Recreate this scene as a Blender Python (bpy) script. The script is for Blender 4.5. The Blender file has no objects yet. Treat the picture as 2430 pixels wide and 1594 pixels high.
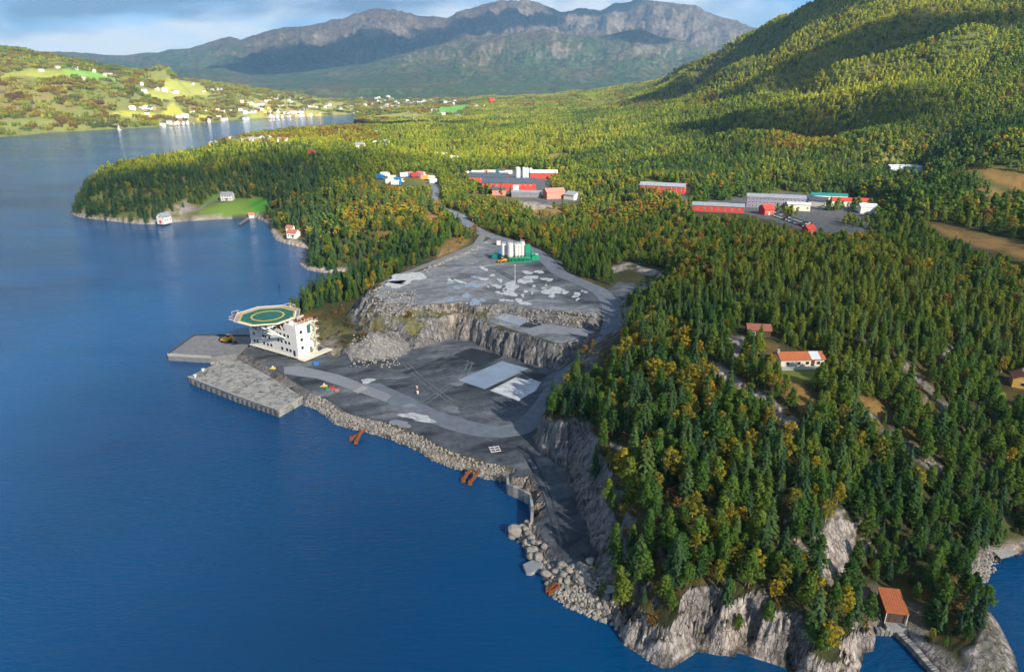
import bpy, bmesh, math, random
import numpy as np
from mathutils import Vector, Matrix

random.seed(7)
rng = np.random.default_rng(11)
SC = bpy.context.scene
COL = SC.collection
R = math.radians

# ------------------------------------------------------------------ camera
F, CX, CY, HOR = 1620.0, 1215.0, 797.0, 194.0          # photo pixels (2430 x 1594)
PITCH = math.atan((CY - HOR) / F)
CAMH = 100.0
cam = bpy.data.cameras.new('camera'); cam_o = bpy.data.objects.new('camera', cam); COL.objects.link(cam_o)
cam.sensor_width = 36.0; cam.lens = 36.0 * F / 2430.0
cam.clip_start = 1.0; cam.clip_end = 60000.0
cam_o.location = (0, 0, CAMH); cam_o.rotation_euler = (math.pi / 2 - PITCH, 0, 0)
SC.camera = cam_o

# ------------------------------------------------------------------ light
SUN_AZ, SUN_EL = R(142.0), R(30.0)       # azimuth clockwise from +Y (view direction)
SUNV = Vector((math.sin(SUN_AZ) * math.cos(SUN_EL), math.cos(SUN_AZ) * math.cos(SUN_EL), math.sin(SUN_EL)))
sun = bpy.data.lights.new('sun', 'SUN'); sun_o = bpy.data.objects.new('sun', sun); COL.objects.link(sun_o)
sun.energy = 5.0; sun.angle = R(0.53); sun.color = (1.0, 0.9, 0.76)
sun_o.rotation_euler = (-SUNV).to_track_quat('-Z', 'Y').to_euler()
sun_o.location = (300, -300, 600)

world = bpy.data.worlds.new('World'); SC.world = world; world.use_nodes = True
def build_world():
    nt = world.node_tree; N = nt.nodes; L = nt.links; N.clear()
    out = N.new('ShaderNodeOutputWorld'); bg = N.new('ShaderNodeBackground')
    sky = N.new('ShaderNodeTexSky'); sky.sky_type = 'NISHITA'; sky.sun_disc = False
    sky.sun_elevation = SUN_EL; sky.sun_rotation = SUN_AZ; sky.altitude = 100; sky.air_density = 1.0; sky.dust_density = 0.2; sky.ozone_density = 3.0
    tc = N.new('ShaderNodeTexCoord'); sep = N.new('ShaderNodeSeparateXYZ'); L.new(tc.outputs['Generated'], sep.inputs[0])
    def math_(op, a, b=None, clamp=False):
        m = N.new('ShaderNodeMath'); m.operation = op; m.use_clamp = clamp
        for i, v in enumerate((a, b)):
            if v is None: continue
            if isinstance(v, (int, float)): m.inputs[i].default_value = v
            else: L.new(v, m.inputs[i])
        return m.outputs[0]
    zz = math_('ADD', math_('MAXIMUM', sep.outputs['Z'], 0.0), 0.22)
    cx = math_('DIVIDE', sep.outputs['X'], zz); cy = math_('DIVIDE', sep.outputs['Y'], zz)
    comb = N.new('ShaderNodeCombineXYZ'); L.new(cx, comb.inputs[0]); L.new(cy, comb.inputs[1])
    def noise(scale, detail, rough, off, dist=0.0):
        mp = N.new('ShaderNodeMapping'); mp.inputs['Location'].default_value = off
        L.new(comb.outputs[0], mp.inputs[0])
        n = N.new('ShaderNodeTexNoise'); n.inputs['Scale'].default_value = scale; n.inputs['Detail'].default_value = detail
        n.inputs['Roughness'].default_value = rough; n.inputs['Distortion'].default_value = dist
        L.new(mp.outputs[0], n.inputs['Vector']); return n.outputs['Fac']
    def ramp(fac, stops):
        r = N.new('ShaderNodeValToRGB'); els = r.color_ramp.elements
        els[0].position, els[0].color = stops[0][0], (*stops[0][1], 1); els[1].position, els[1].color = stops[-1][0], (*stops[-1][1], 1)
        for p, c in stops[1:-1]:
            e = els.new(p); e.color = (*c, 1)
        L.new(fac, r.inputs[0]); return r.outputs[0]
    n1 = noise(0.95, 10, 0.55, (5.5, 3.1, 0), 0.2)
    cover = ramp(n1, [(0.36, (0, 0, 0)), (0.44, (.55, .55, .55)), (0.52, (1, 1, 1))])
    n2 = noise(1.35, 9, 0.56, (11.7, 3.2, 4), 0.2)
    # cloud radiance: grey undersides to sunlit white
    ccol = ramp(n2, [(0.40, (0.075, 0.108, 0.160)), (0.46, (0.140, 0.185, 0.250)), (0.52, (0.24, 0.275, 0.32)), (0.60, (0.40, 0.405, 0.40))])
    skys = N.new('ShaderNodeVectorMath'); skys.operation = 'SCALE'; L.new(sky.outputs[0], skys.inputs[0]); skys.inputs['Scale'].default_value = 0.05
    mix = N.new('ShaderNodeMix'); mix.data_type = 'RGBA'
    L.new(math_('MULTIPLY', cover, 0.92), mix.inputs['Factor']); tint = N.new('ShaderNodeMix'); tint.data_type = 'RGBA'; tint.blend_type = 'MULTIPLY'; tint.inputs['Factor'].default_value = 1.0; L.new(skys.outputs[0], tint.inputs['A']); tint.inputs['B'].default_value = (.48, .74, 1.06, 1); L.new(tint.outputs['Result'], mix.inputs['A']); L.new(ccol, mix.inputs['B'])
    L.new(mix.outputs['Result'], bg.inputs['Color']); bg.inputs['Strength'].default_value = 1.0
    L.new(bg.outputs[0], out.inputs[0])
build_world()
SC.view_settings.view_transform = 'Standard'; SC.view_settings.look = 'None'
SC.view_settings.exposure = 1.5; SC.view_settings.gamma = 1.0; SC.view_settings.use_curve_mapping = False
SC.cycles.max_bounces = 4; SC.cycles.diffuse_bounces = 2; SC.cycles.glossy_bounces = 2; SC.cycles.transmission_bounces = 2
SC.cycles.use_adaptive_sampling = True; SC.cycles.adaptive_threshold = 0.03
SC.cycles.transparent_max_bounces = 6; SC.cycles.volume_bounces = 0; SC.cycles.use_denoising = True
SC.cycles.caustics_reflective = False; SC.cycles.caustics_refractive = False

# ------------------------------------------------------------------ photo pixel <-> world
cp, sp = math.cos(PITCH), math.sin(PITCH)
def W(u, v, z=0.0):
    dx = (u - CX) / F; dv = (v - CY) / F
    d = (dx, cp - dv * sp, -sp - dv * cp)
    t = (z - CAMH) / d[2]
    return (d[0] * t, d[1] * t)
def Wd(u, v, dist):
    """point on the ray of a pixel at horizontal distance dist"""
    dx = (u - CX) / F; dv = (v - CY) / F
    d = (dx, cp - dv * sp, -sp - dv * cp); h = math.hypot(d[0], d[1]); t = dist / h
    return (d[0] * t, d[1] * t, CAMH + d[2] * t)
def Wy(u, v, fwd):
    """point on the ray of a pixel at forward distance fwd"""
    dx = (u - CX) / F; dv = (v - CY) / F; t = fwd / (cp - dv * sp)
    return (dx * t, fwd, CAMH + (-sp - dv * cp) * t)
def proj(x, y, z):
    zc = y * cp - (z - CAMH) * sp
    yc = y * sp + (z - CAMH) * cp
    zc = np.maximum(zc, 1e-3)
    return CX + F * x / zc, CY - F * yc / zc
def f2n(pts): return [(p[0] * 1.021, p[1] * 1.021, *p[2:]) for p in pts]

# ------------------------------------------------------------------ numpy noise
_perm = rng.permutation(512).astype(np.int64)
_ang = rng.random(512) * 2 * np.pi
_gx, _gy = np.cos(_ang), np.sin(_ang)
def perlin(x, y):
    x = np.asarray(x, float); y = np.asarray(y, float)
    xi = np.floor(x).astype(np.int64); yi = np.floor(y).astype(np.int64)
    xf = x - xi; yf = y - yi
    u = xf * xf * xf * (xf * (xf * 6 - 15) + 10); v = yf * yf * yf * (yf * (yf * 6 - 15) + 10)
    def g(a, b, fx, fy):
        h = _perm[(_perm[a & 511] + b) & 511]; return _gx[h] * fx + _gy[h] * fy
    n00 = g(xi, yi, xf, yf); n10 = g(xi + 1, yi, xf - 1, yf); n01 = g(xi, yi + 1, xf, yf - 1); n11 = g(xi + 1, yi + 1, xf - 1, yf - 1)
    a = n00 + u * (n10 - n00); b = n01 + u * (n11 - n01)
    return (a + v * (b - a)) * 1.45
def fbm(x, y, s, o=4, g=0.5, seed=0.0):
    r = 0; a = 1; t = 0
    for i in range(o):
        r = r + a * perlin(x / s + seed + 17.3 * i, y / s - seed * 1.7 + 9.1 * i); t += a; a *= g; s *= 0.5
    return r / t
def ridged(x, y, s, o=4, g=0.55, seed=0.0):
    r = 0; a = 1; t = 0
    for i in range(o):
        r = r + a * (1 - np.abs(perlin(x / s + seed + 7.7 * i, y / s + seed + 3.3 * i)) * 1.6); t += a; a *= g; s *= 0.5
    return r / t
def sstep(a, b, x):
    t = np.clip((x - a) / (b - a), 0, 1); return t * t * (3 - 2 * t)

def seg_dist(px, py, poly, closed=True, vals=None):
    """distance to a polyline, nearest parameter, and interpolated per-vertex values"""
    P = np.array(poly, float); n = len(P); m = n if closed else n - 1
    best = np.full(px.shape, 1e18); bp = np.zeros(px.shape); bv = np.zeros(px.shape) if vals is not None else None
    for i in range(m):
        ax, ay = P[i]; bx, by = P[(i + 1) % n]
        ex, ey = bx - ax, by - ay; l2 = ex * ex + ey * ey + 1e-9
        t = np.clip(((px - ax) * ex + (py - ay) * ey) / l2, 0, 1)
        d = (px - ax - t * ex) ** 2 + (py - ay - t * ey) ** 2
        k = d < best
        best = np.where(k, d, best); bp = np.where(k, i + t, bp)
        if vals is not None:
            bv = np.where(k, vals[i] * (1 - t) + vals[(i + 1) % n] * t, bv)
    return np.sqrt(best), bp, bv
def inside(px, py, poly):
    P = np.array(poly, float); n = len(P); r = np.zeros(px.shape, bool); j = n - 1
    for i in range(n):
        xi, yi = P[i]; xj, yj = P[j]
        if yi != yj:
            c = ((yi > py) != (yj > py)) & (px < (xj - xi) * (py - yi) / (yj - yi) + xi); r ^= c
        j = i
    return r
def sdist(px, py, poly, vals=None, lim=None):
    """signed distance (+ inside); only computed near the polygon when lim is given"""
    if lim is not None:
        P = np.array(poly); m = (px > P[:, 0].min() - lim) & (px < P[:, 0].max() + lim) & (py > P[:, 1].min() - lim) & (py < P[:, 1].max() + lim)
        out = np.full(px.shape, -lim * 1.0)
        if m.any(): out[m] = np.maximum(sdist(px[m], py[m], poly)[0], -lim)
        return out, None
    d, _, v = seg_dist(px, py, poly, True, vals)
    return np.where(inside(px, py, poly), d, -d), v

# ------------------------------------------------------------------ coast line (photo pixel, height 0, rise of the bank)
opp = [(-900, 420, .5), (-300, 358, .5), (0, 327, .5), (69, 320, .5), (118, 315, .6), (194, 311, .5), (277, 306, .5), (346, 304, .4), (398, 300, .4), (450, 294, .35), (519, 289, .3),
       (588, 284, .3), (640, 280, .3), (727, 276, .3), (765, 275, .3), (830, 272, .3)]
near = [(850, 288, .3), (760, 300, .4), (700, 312, .4), (640, 330, .4), (560, 352, .5), (471, 384, .6), (420, 402, .6), (346, 422, .7), (260, 432, .7), (215, 437, .8), (190, 444, .5), (205, 453, .6), (188, 470, .7),
        (166, 507, .35), (187, 516, .5), (242, 522, .7), (298, 529, .6), (346, 533, .5), (381, 531, .3), (433, 526, .4), (502, 522, .35), (571, 519, .3), (602, 517, .3), (624, 524, .4), (639, 534, .5),
        (642, 548, .6), (652, 568, .5), (669, 576, .5), (696, 583, .5), (725, 590, .6), (730, 600, .7), (721, 615, .6), (708, 627, .4), (725, 640, .5), (762, 647, .7), (820, 648, .7), (858, 654, .6), (862, 663, .7),
        (829, 682, .8), (795, 697, .8), (726, 716, .8), (708, 735, .8), (660, 765, .8), (600, 796, .8), (588, 798, .9), (586, 822, .9), (560, 830, .9), (556, 852, .9), (566, 858, .9), (714, 950, .9),
        (719, 960, .75), (761, 977, .75), (795, 1005, .75), (840, 1019, .75), (899, 1032, .75), (934, 1046, .75), (989, 1067, .75), (1024, 1091, .75), (1072, 1109, .75), (1141, 1133, .75), (1199, 1143, .8),
        (1206, 1155, 1.5), (1255, 1176, 1.5), (1259, 1228, 1.5), (1255, 1242, .8), (1213, 1262, .4), (1234, 1281, .6), (1248, 1310, .7), (1263, 1338, .6), (1284, 1366, .5), (1312, 1402, .5), (1330, 1427, .5),
        (1390, 1452, .7), (1451, 1478, 1.1), (1465, 1493, 1.6), (1475, 1526, 1.7), (1515, 1551, 1.7), (1568, 1585, 1.8), (1596, 1585, 1.8), (1653, 1546, 1.8), (1745, 1559, 1.8), (1752, 1549, 1.8), (1851, 1581, 1.8),
        (1880, 1596, 1.7), (1910, 1640, 1.6), (2010, 1650, 1.6), (2039, 1596, 1.6), (2052, 1548, 1.7), (2073, 1544, 1.6), (2080, 1500, .9), (2126, 1498, .8), (2164, 1537, .8), (2206, 1583, .7), (2235, 1612, .6),
        (2300, 1670, .6), (2430, 1650, .7), (2408, 1555, .8), (2373, 1484, .8), (2334, 1430, .8), (2309, 1388, .6), (2342, 1362, .6), (2355, 1333, .6), (2384, 1324, .6), (2430, 1313, .7), (2520, 1290, .7), (2700, 1255, .7), (3100, 1180, .7)]
coast = [W(u, v, 0) for u, v, s in opp] + [W(u, v, 0) for u, v, s in near]
cslope = [s for *_, s in opp] + [s for *_, s in near]
far_ring = [(700, 60), (9400, 300), (9400, 9900), (-9400, 9900), (-9400, 700)]
coast += far_ring; cslope += [.6] * len(far_ring)

# ------------------------------------------------------------------ ground heights (photo pixel of the bare ground, height)
ctrl = [  # peninsula
    (250, 485, 13), (330, 450, 20), (420, 425, 22), (520, 405, 24), (600, 400, 27), (700, 400, 29), (300, 500, 12), (360, 505, 9), (480, 470, 11), (600, 480, 7), (640, 470, 12), (430, 500, 6), (700, 480, 22),
    (800, 490, 23), (760, 610, 9), (830, 575, 17), (900, 560, 19), (950, 490, 21), (500, 375, 24), (560, 350, 26), (640, 330, 30), (760, 310, 32), (690, 560, 6), (880, 420, 26), (800, 360, 28), (900, 320, 30),
    # valley
    (1000, 300, 26), (1000, 260, 20), (1000, 240, 22), (850, 245, 15), (700, 262, 8), (1000, 222, 35), (1300, 230, 36), (1300, 260, 36), (1300, 300, 34), (1300, 350, 27), (1150, 430, 20), (1250, 460, 20), (1040, 470, 19),
    (1100, 380, 23), (1300, 400, 24), (1450, 420, 27), (1600, 460, 27), (1750, 500, 26), (1900, 510, 26), (2000, 500, 27), (2150, 410, 36), (1450, 500, 20), (1600, 560, 21), (1500, 600, 18), (1400, 560, 17),
    (1050, 520, 18), (1120, 540, 16), (1280, 520, 18), (800, 222, 30), (600, 225, 34), (480, 260, 20),
    # right hill
    (1500, 250, 51), (1500, 300, 42), (1500, 350, 34), (1500, 400, 29), (1700, 350, 40), (1900, 350, 46), (2100, 350, 52), (2300, 350, 57), (2430, 350, 62), (1700, 420, 30), (2200, 470, 38), (2400, 450, 42), (2350, 520, 34), (2430, 600, 31),
]
ctrl_f = [  # headland, full view scale 1/1.021
    (1500, 1200, 13.5), (1600, 1300, 11), (1700, 1340, 10.5), (1590, 1385, 9.5), (1470, 1370, 7), (1440, 1290, 10), (1800, 1400, 9), (1900, 1420, 8), (1960, 1330, 10), (2040, 1290, 6.5), (2110, 1330, 5), (2200, 1250, 7), (2240, 1400, 5), (2150, 1050, 14), (2300, 1130, 9),
    (1900, 1150, 16.5), (1700, 1150, 16), (1500, 1010, 18), (1440, 1060, 15.5), (1440, 1180, 12.5), (1700, 950, 21), (1850, 850, 25), (1755, 790, 27), (2100, 950, 20), (2365, 900, 17), (2000, 750, 30), (1600, 850, 23), (1450, 850, 19), (1390, 900, 14), (1500, 720, 21),
    (1700, 700, 28), (1900, 650, 31), (2200, 700, 28), (1700, 600, 27), (2000, 560, 28), (2200, 560, 30), (2350, 650, 27), (2380, 1100, 9), (1350, 960, 15), (2200, 850, 23), (1480, 640, 16)]
pts = [(*W(u, v, z), z) for u, v, z in ctrl] + [(*W(u, v, z), z) for u, v, z in f2n(ctrl_f)]
for u, v, d in [  # points given by pixel and distance: skyline hills
    (1593, 192, 1900), (1674, 156, 1600), (1736, 121, 1400), (1817, 86, 1290), (1889, 58, 1200), (1971, 28, 1140), (2042, 6, 1090), (2240, -70, 1060), (2430, -130, 1060), (2700, -200, 1060),
    (2300, 150, 720), (2300, 250, 600), (2100, 250, 680), (2100, 150, 830), (1900, 150, 1000), (1900, 250, 800), (1700, 250, 1000), (1700, 200, 1300), (2430, 60, 800), (2430, 200, 610), (2200, 60, 890), (1560, 215, 1900), (1480, 208, 2600),
    (0, 300, 1460), (0, 250, 1570), (0, 200, 1700), (0, 170, 1830), (0, 122, 2050), (75, 150, 2000), (150, 290, 1540), (150, 250, 1640), (150, 210, 1740), (150, 180, 1840), (150, 163, 1950), (300, 280, 1690), (300, 250, 1770), (300, 220, 1870), (300, 186, 2020),
    (420, 280, 1790), (420, 250, 1880), (420, 225, 1980), (420, 203, 2150), (550, 275, 2030), (550, 255, 2120), (550, 235, 2250), (550, 216, 2450), (640, 218, 2800), (-200, 300, 1450), (-200, 200, 1700), (-200, 90, 2100), (-500, 60, 2000)]:
    pts.append(Wy(u, v, d))
for x, y, z in [(2600, 3200, 300), (1500, 2600, 160), (1400, 1500, 330), (900, 900, 260), (700, 400, 60), (500, 200, 20), (-2600, 2200, 150), (-1500, 3200, 90), (-3000, 4000, 200), (0, 4800, 55), (-1500, 5000, 60), (1500, 4800, 80), (3000, 5000, 200),
                (0, 9900, 60), (6000, 9000, 200), (-6000, 9000, 80), (6000, 3000, 300), (-6000, 2500, 100), (300, 60, 5)]:
    pts.append((x, y, z))
pts = np.array(pts)
def lp(x, y):
    return np.arctan2(x, y) * 1.15, np.log(np.hypot(x, y) + 1e-6)
_px, _py = lp(pts[:, 0], pts[:, 1])
def _phi(r2): return np.sqrt(r2 + 0.02 ** 2)
_n = len(pts)
_A = np.zeros((_n + 3, _n + 3))
_A[:_n, :_n] = -_phi((_px[:, None] - _px) ** 2 + (_py[:, None] - _py) ** 2) - np.eye(_n) * 0.004
_A[:_n, _n] = 1; _A[:_n, _n + 1] = _px; _A[:_n, _n + 2] = _py; _A[_n:, :_n] = _A[:_n, _n:].T
_w = np.linalg.solve(_A, np.concatenate([pts[:, 2], [0, 0, 0]]))
def rbf(x, y):
    a, b = lp(x, y); r = _w[_n] + _w[_n + 1] * a + _w[_n + 2] * b
    for i in range(_n): r -= _w[i] * _phi((a - _px[i]) ** 2 + (b - _py[i]) ** 2)
    return r

# mountains: crest lines (full view pixels) at a distance
crest_back = f2n([(-200, 110), (-60, 112), (45, 124), (110, 121), (200, 125), (270, 129), (330, 126), (365, 124), (400, 115), (440, 113), (480, 98), (530, 84), (560, 95), (610, 75), (660, 60), (720, 58), (780, 47), (830, 29), (880, 23), (950, 29), (1000, 38), (1040, 40), (1080, 21),
                  (1140, 3), (1200, 2), (1260, 12), (1310, 27), (1350, 22), (1400, 22), (1430, 9), (1480, -1), (1520, -3), (1570, 3), (1620, 15), (1660, 34), (1700, 45), (1740, 61), (1780, 71), (1850, 80), (2000, 60), (2400, 60)])
crest_front = f2n([(-200, 215), (300, 200), (420, 165), (520, 160), (600, 185), (700, 172), (850, 150), (1000, 108), (1100, 85), (1180, 80), (1270, 70), (1380, 90), (1440, 76), (1490, 66), (1540, 88), (1620, 105), (1750, 128), (1900, 150), (2400, 150)])
def crest_fn(cr, dist_fn):
    th, zz = [], []
    for u, v in cr:
        x, y, z = Wd(u, v, dist_fn(u)); th.append(math.atan2(x, y)); zz.append(z)
    return np.array(th), np.array(zz)
def Rb(u): return 7600.0 if u > 380 else 7600.0
def Rf(u): return 5700.0
cb = crest_fn(crest_back, Rb); cf = crest_fn(crest_front, Rf)
def mountains(x, y):
    th = np.arctan2(x, y); r = np.hypot(x, y)
    wob = fbm(x, y, 900, 4, .5, 3.0)
    gul = ridged(x, y, 620, 5, .55, 5.0); gul2 = ridged(x, y, 260, 4, .55, 9.0)
    zb = np.interp(th, *cb); zf = np.interp(th, *cf)
    def layer(z, r0, rk, rend, p):
        t = (r - r0) / (rk - r0)
        g = np.where(t < 1, np.clip(t, 0, 1) ** p, 1 - sstep(0, 1, (r - rk) / (rend - rk)) * .75)
        steep = np.clip(t, 0, 1) * np.clip((1.06 - t) * 3, 0, 1)
        return 50 + (z - 50) * g + steep * ((gul - .62) * .85 + wob * .25 + (gul2 - .6) * .42) * np.clip(z - 50, 0, 900) * .62
    a = layer(zb, 5300, 7600, 9900, 1.15); b = layer(zf, 4300, 5700, 7400, 1.25)
    k = 40.0
    m = np.maximum(a, b) + np.log1p(np.exp(-np.abs(a - b) / k)) * k * .6
    return np.where(r > 4100, m, -1e3)

gullies = [([(1600, 222), (1660, 190), (1740, 148), (1830, 106), (1890, 80)], 0, 26, 36),
           ([(1830, 225), (1900, 190), (1990, 152), (2100, 118), (2200, 88), (2330, 46)], 0, 32, 36),
           ([(1640, 320), (1800, 298), (1960, 285), (2100, 300)], 0, 20, 38)]
_rt = np.geomspace(420, 2600, 900)
def hit_smooth(u, v):
    dx = (u - CX) / F; dv = (v - CY) / F; d = (dx, cp - dv * sp, -sp - dv * cp); h_ = math.hypot(d[0], d[1]); x, y, z = d[0] / h_ * _rt, d[1] / h_ * _rt, CAMH + d[2] / h_ * _rt
    k = np.nonzero(z < rbf(x, y) + 4)[0]; k = k[0] if len(k) else len(_rt) - 1
    return float(x[k]), float(y[k])
gl = [([hit_smooth(u, v) for u, v in p], dep, wid) for p, ds, dep, wid in gullies]

ZF, ZB, ZP = 3.0, 11.5, 15.0        # quarry floor, bench, upper plateau
P_floor = [W(u, v, ZF) for u, v in [(714, 943), (722, 939), (778, 967), (812, 987), (864, 1012), (916, 1020), (985, 1050), (1037, 1081), (1107, 1098), (1158, 1115), (1199, 1122), (1225, 1135), (1262, 1165), (1266, 1232), (1258, 1253),
           (1280, 1302), (1312, 1327), (1372, 1345), (1412, 1340), (1424, 1317), (1404, 1285), (1387, 1246), (1376, 1210), (1358, 1157), (1341, 1111), (1290, 1078), (1266, 1050), (1268, 1015), (1291, 967), (1315, 912), (1354, 887), (1340, 884), (1302, 874), (1232, 853), (1191, 842),
           (1111, 808), (1077, 801), (1025, 815), (987, 829), (945, 818), (880, 812), (830, 830), (800, 850), (771, 842), (752, 815), (700, 790), (640, 785), (600, 800), (592, 822), (562, 836), (560, 852)]]
P_bench = [W(u, v, ZB) for u, v in [(1160, 763), (1184, 742), (1298, 763), (1416, 784), (1412, 796), (1385, 818), (1371, 822), (1312, 811), (1236, 787)]]
P_plat = [W(u, v, ZP) for u, v in [(966, 725), (1077, 721), (1129, 728), (1181, 718), (1284, 735), (1416, 749), (1437, 714), (1425, 690), (1340, 668), (1305, 649), (1275, 605), (1260, 590), (1225, 578), (1180, 569), (1139, 580), (1070, 610), (1008, 638), (921, 670), (890, 697), (921, 721)]]
P_yard = [W(u, v, 15.5) for u, v in [(1437, 690), (1470, 668), (1545, 672), (1560, 682), (1520, 712), (1470, 720), (1445, 716)]]
# roads: pixel, height
road_main = [(880, 918, 3.0), (950, 950, 3.0), (1020, 985, 3.0), (1100, 1012, 3.0), (1170, 1026, 3.0), (1225, 1022, 3.0), (1262, 1002, 3.0), (1290, 965, 3.0), (1335, 905, 3.6), (1385, 858, 6.0), (1425, 830, 8.5), (1447, 800, 11.0), (1455, 765, 13.0), (1450, 722, 14.6), (1428, 692, 15.2), (1385, 672, 15.4), (1330, 650, 15.4), (1302, 622, 15.4), (1270, 595, 15.4), (1225, 577, 15.5), (1150, 556, 16.2), (1120, 538, 16.8), (1093, 518, 17.5), (1088, 508, 18)]
road_up = [(1088, 508, 18), (1060, 498, 18.3), (1036, 490, 18.6), (1030, 474, 19), (1036, 456, 19.3), (1030, 440, 19.8), (1015, 430, 20)]
road_low = [(1148, 556, 16.2), (1132, 580, 15.6), (1075, 605, 15), (1010, 630, 14.6), (940, 658, 14.2), (900, 680, 13)]
def rw(rd): return [(*W(u, v, z), z) for u, v, z in rd]
ROADS = [(rw(road_main), 3.6), (rw(road_up), 3.0), (rw(road_low), 2.6)]
P_ind = [W(u, v, 26.5) for u, v in [(1600, 455), (1650, 470), (1760, 468), (1850, 452), (1950, 462), (2060, 495), (2090, 545), (2040, 568), (1960, 560), (1850, 535), (1760, 510), (1640, 505), (1600, 480)]]
P_red = [W(u, v, 20.0) for u, v in [(1080, 412), (1190, 400), (1310, 405), (1330, 450), (1400, 478), (1300, 490), (1180, 462), (1110, 440)]]

def height(x, y):
    shp = x.shape; x = x.ravel(); y = y.ravel(); r = np.hypot(x, y)
    h = rbf(x, y)
    amp = np.interp(r, [80, 300, 700, 1500, 4000], [.9, 1.6, 4.0, 9.0, 16.0])
    scl = 1.0
    h = h + amp * fbm(x, y, 60, 4, .55, 1.0) * sstep(60, 400, r) * .7 + amp * fbm(x, y, 190, 3, .5, 2.0) * sstep(300, 900, r)
    # bare rock steps of the headland: strata running to the lower right
    sx, sy = x * .80 + y * .60, -x * .60 + y * .80
    nearw = 1 - sstep(230, 300, r)
    h = h + nearw * (ridged(sx / 3.2, sy, 11, 4, .55, 4.0) - .6) * 2.2
    for p, dep, wid in gl:
        m = r > 450
        d, t, _ = seg_dist(x[m], y[m], p, False)
        e = np.minimum(t, len(p) - 1 - t); e = sstep(0, .8, e)
        h[m] -= dep * np.exp(-(d / wid) ** 2) * e
        h[m] += dep * .55 * np.exp(-((d - wid * 1.7) / (wid * .8)) ** 2) * e
    mt = mountains(x, y)
    w = sstep(4150, 4700, r)
    h = np.where(mt > -500, np.maximum(h * (1 - w) + 45 * w, mt), h)
    # quarry
    blk = np.round(perlin(x / 4.2 + 5.5, y / 4.2 - 2.5) * 2.6) / 2.6
    edge = 1.1 * fbm(x, y, 7.0, 3, .6, 8.0) + 1.5 * blk + 1.3 * (ridged(x, y, 3.4, 3, .6, 2.0) - .55)
    dp, _ = sdist(x, y, P_plat, lim=40); dy, _ = sdist(x, y, P_yard, lim=40)
    dp = np.maximum(dp, dy)
    k = sstep(-14, 0, dp + edge); h = h * (1 - k) + (ZP + .12 * fbm(x, y, 14, 3, .5, 4.0)) * k
    # shelf of rubble between pit and plateau
    dshelf, _ = sdist(x, y, P_floor, lim=40)
    m = (r > 225) & (r < 300) & (x < 60) & (x > -110)
    kk = sstep(-16, -7, dshelf) * m * (dp < 0) * sstep(-110, -85, x)
    h = h * (1 - kk) + np.minimum(h, 12.2 + .8 * edge) * kk
    db, _ = sdist(x, y, P_bench, lim=30)
    k = sstep(-2.6, .2, db + edge * .5); h = h * (1 - k) + (ZB + .1 * fbm(x, y, 9, 2, .5, 4.0)) * k
    df = dshelf + edge * np.where(r < 195, .7, 1.0)
    wf = np.where((x > 15) & (r < 196), 6.5, 3.2)
    k = 1 - np.clip(-df / wf, 0, 1)
    kq = k * 3 + .5 * perlin(x / 9, y / 9); kf = np.floor(kq); k = np.clip(np.where((k > 0) & (k < 1), .55 * k + .45 * (kf + sstep(.55, .95, kq - kf)) / 3, k), 0, 1)
    h = h * (1 - k) + (ZF + .06 * fbm(x, y, 16, 3, .5, 4.0)) * k
    # gravel heap against the left wall
    hx, hy = W(895, 832, 3.0)
    ddx, ddy = (x - hx) / 13.0 + .25 * fbm(x, y, 9, 2, .5, 3.), (y - hy) / 10.0
    heap = 3 + 7.5 * np.clip(1 - np.sqrt(ddx ** 2 + ddy ** 2), 0, 1) ** 1.0 + 1.1 * fbm(x, y, 3.5, 3, .7, 6.) * np.clip(1.6 * (1 - ddx ** 2 - ddy ** 2), 0, 1)
    h = np.where(ddx ** 2 + ddy ** 2 < 1, np.maximum(h, heap), h)
    for P, z in ((P_ind, 26.5), (P_red, 20.0)):
        d, _ = sdist(x, y, P, lim=40); k = sstep(-22, 0, d); h = h * (1 - k) + z * k
    for rd, hw in ROADS:
        P = [p[:2] for p in rd]; Z = np.array([p[2] for p in rd])
        m = (r > 150) & (r < 700) & (x < 120) & (x > -120)
        d, t, v = seg_dist(x[m], y[m], P, False, Z)
        k = 1 - sstep(hw + .6, hw + 5.0, d); h[m] = h[m] * (1 - k) + v * k
    # pads under houses (filled in below)
    for (bx, by, bz, br) in PADS:
        d = np.hypot(x - bx, y - by); k = 1 - sstep(br, br * 2.4 + 5, d); h = h * (1 - k) + bz * k
    # shore
    d, s = sdist(x, y, coast, np.array(cslope))
    rib = np.where(r < 190, (ridged(sx / 2.2, sy / 1.0, 7.0, 4, .6, 3.0) - .58) * 5.2 * sstep(.7, 1.5, s) + 1.7 * np.round(perlin(x / 3.1, y / 3.1) * 2.5) / 2.5 * sstep(.7, 1.5, s) + .8 * fbm(x, y, 1.3, 2, .6, 7.0) * sstep(.7, 1.5, s) + .7 * fbm(x, y, 2.2, 3, .6, 5.0), .8 * fbm(x, y, 12, 3, .6, 5.0) * np.clip(r / 300, 1, 6))
    d2 = d + rib * np.clip(d / 3, .15, 1)
    hc = .15 + d2 * s
    big = np.where(s < .45, d2 * d2 * .03, 0)
    hc = hc + big
    hl = np.minimum(h, np.maximum(hc, .02))
    soft = np.where(np.abs(h - hc) < 1.2, -.10 * (1.2 - np.abs(h - hc)), 0)
    hl = np.maximum(hl + soft, .02)
    hw_ = np.maximum(-.25 + d * .55, -7.0)
    h = np.where(d > 0, hl, hw_)
    return h.reshape(shp), d.reshape(shp)
PADS = []
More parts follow.
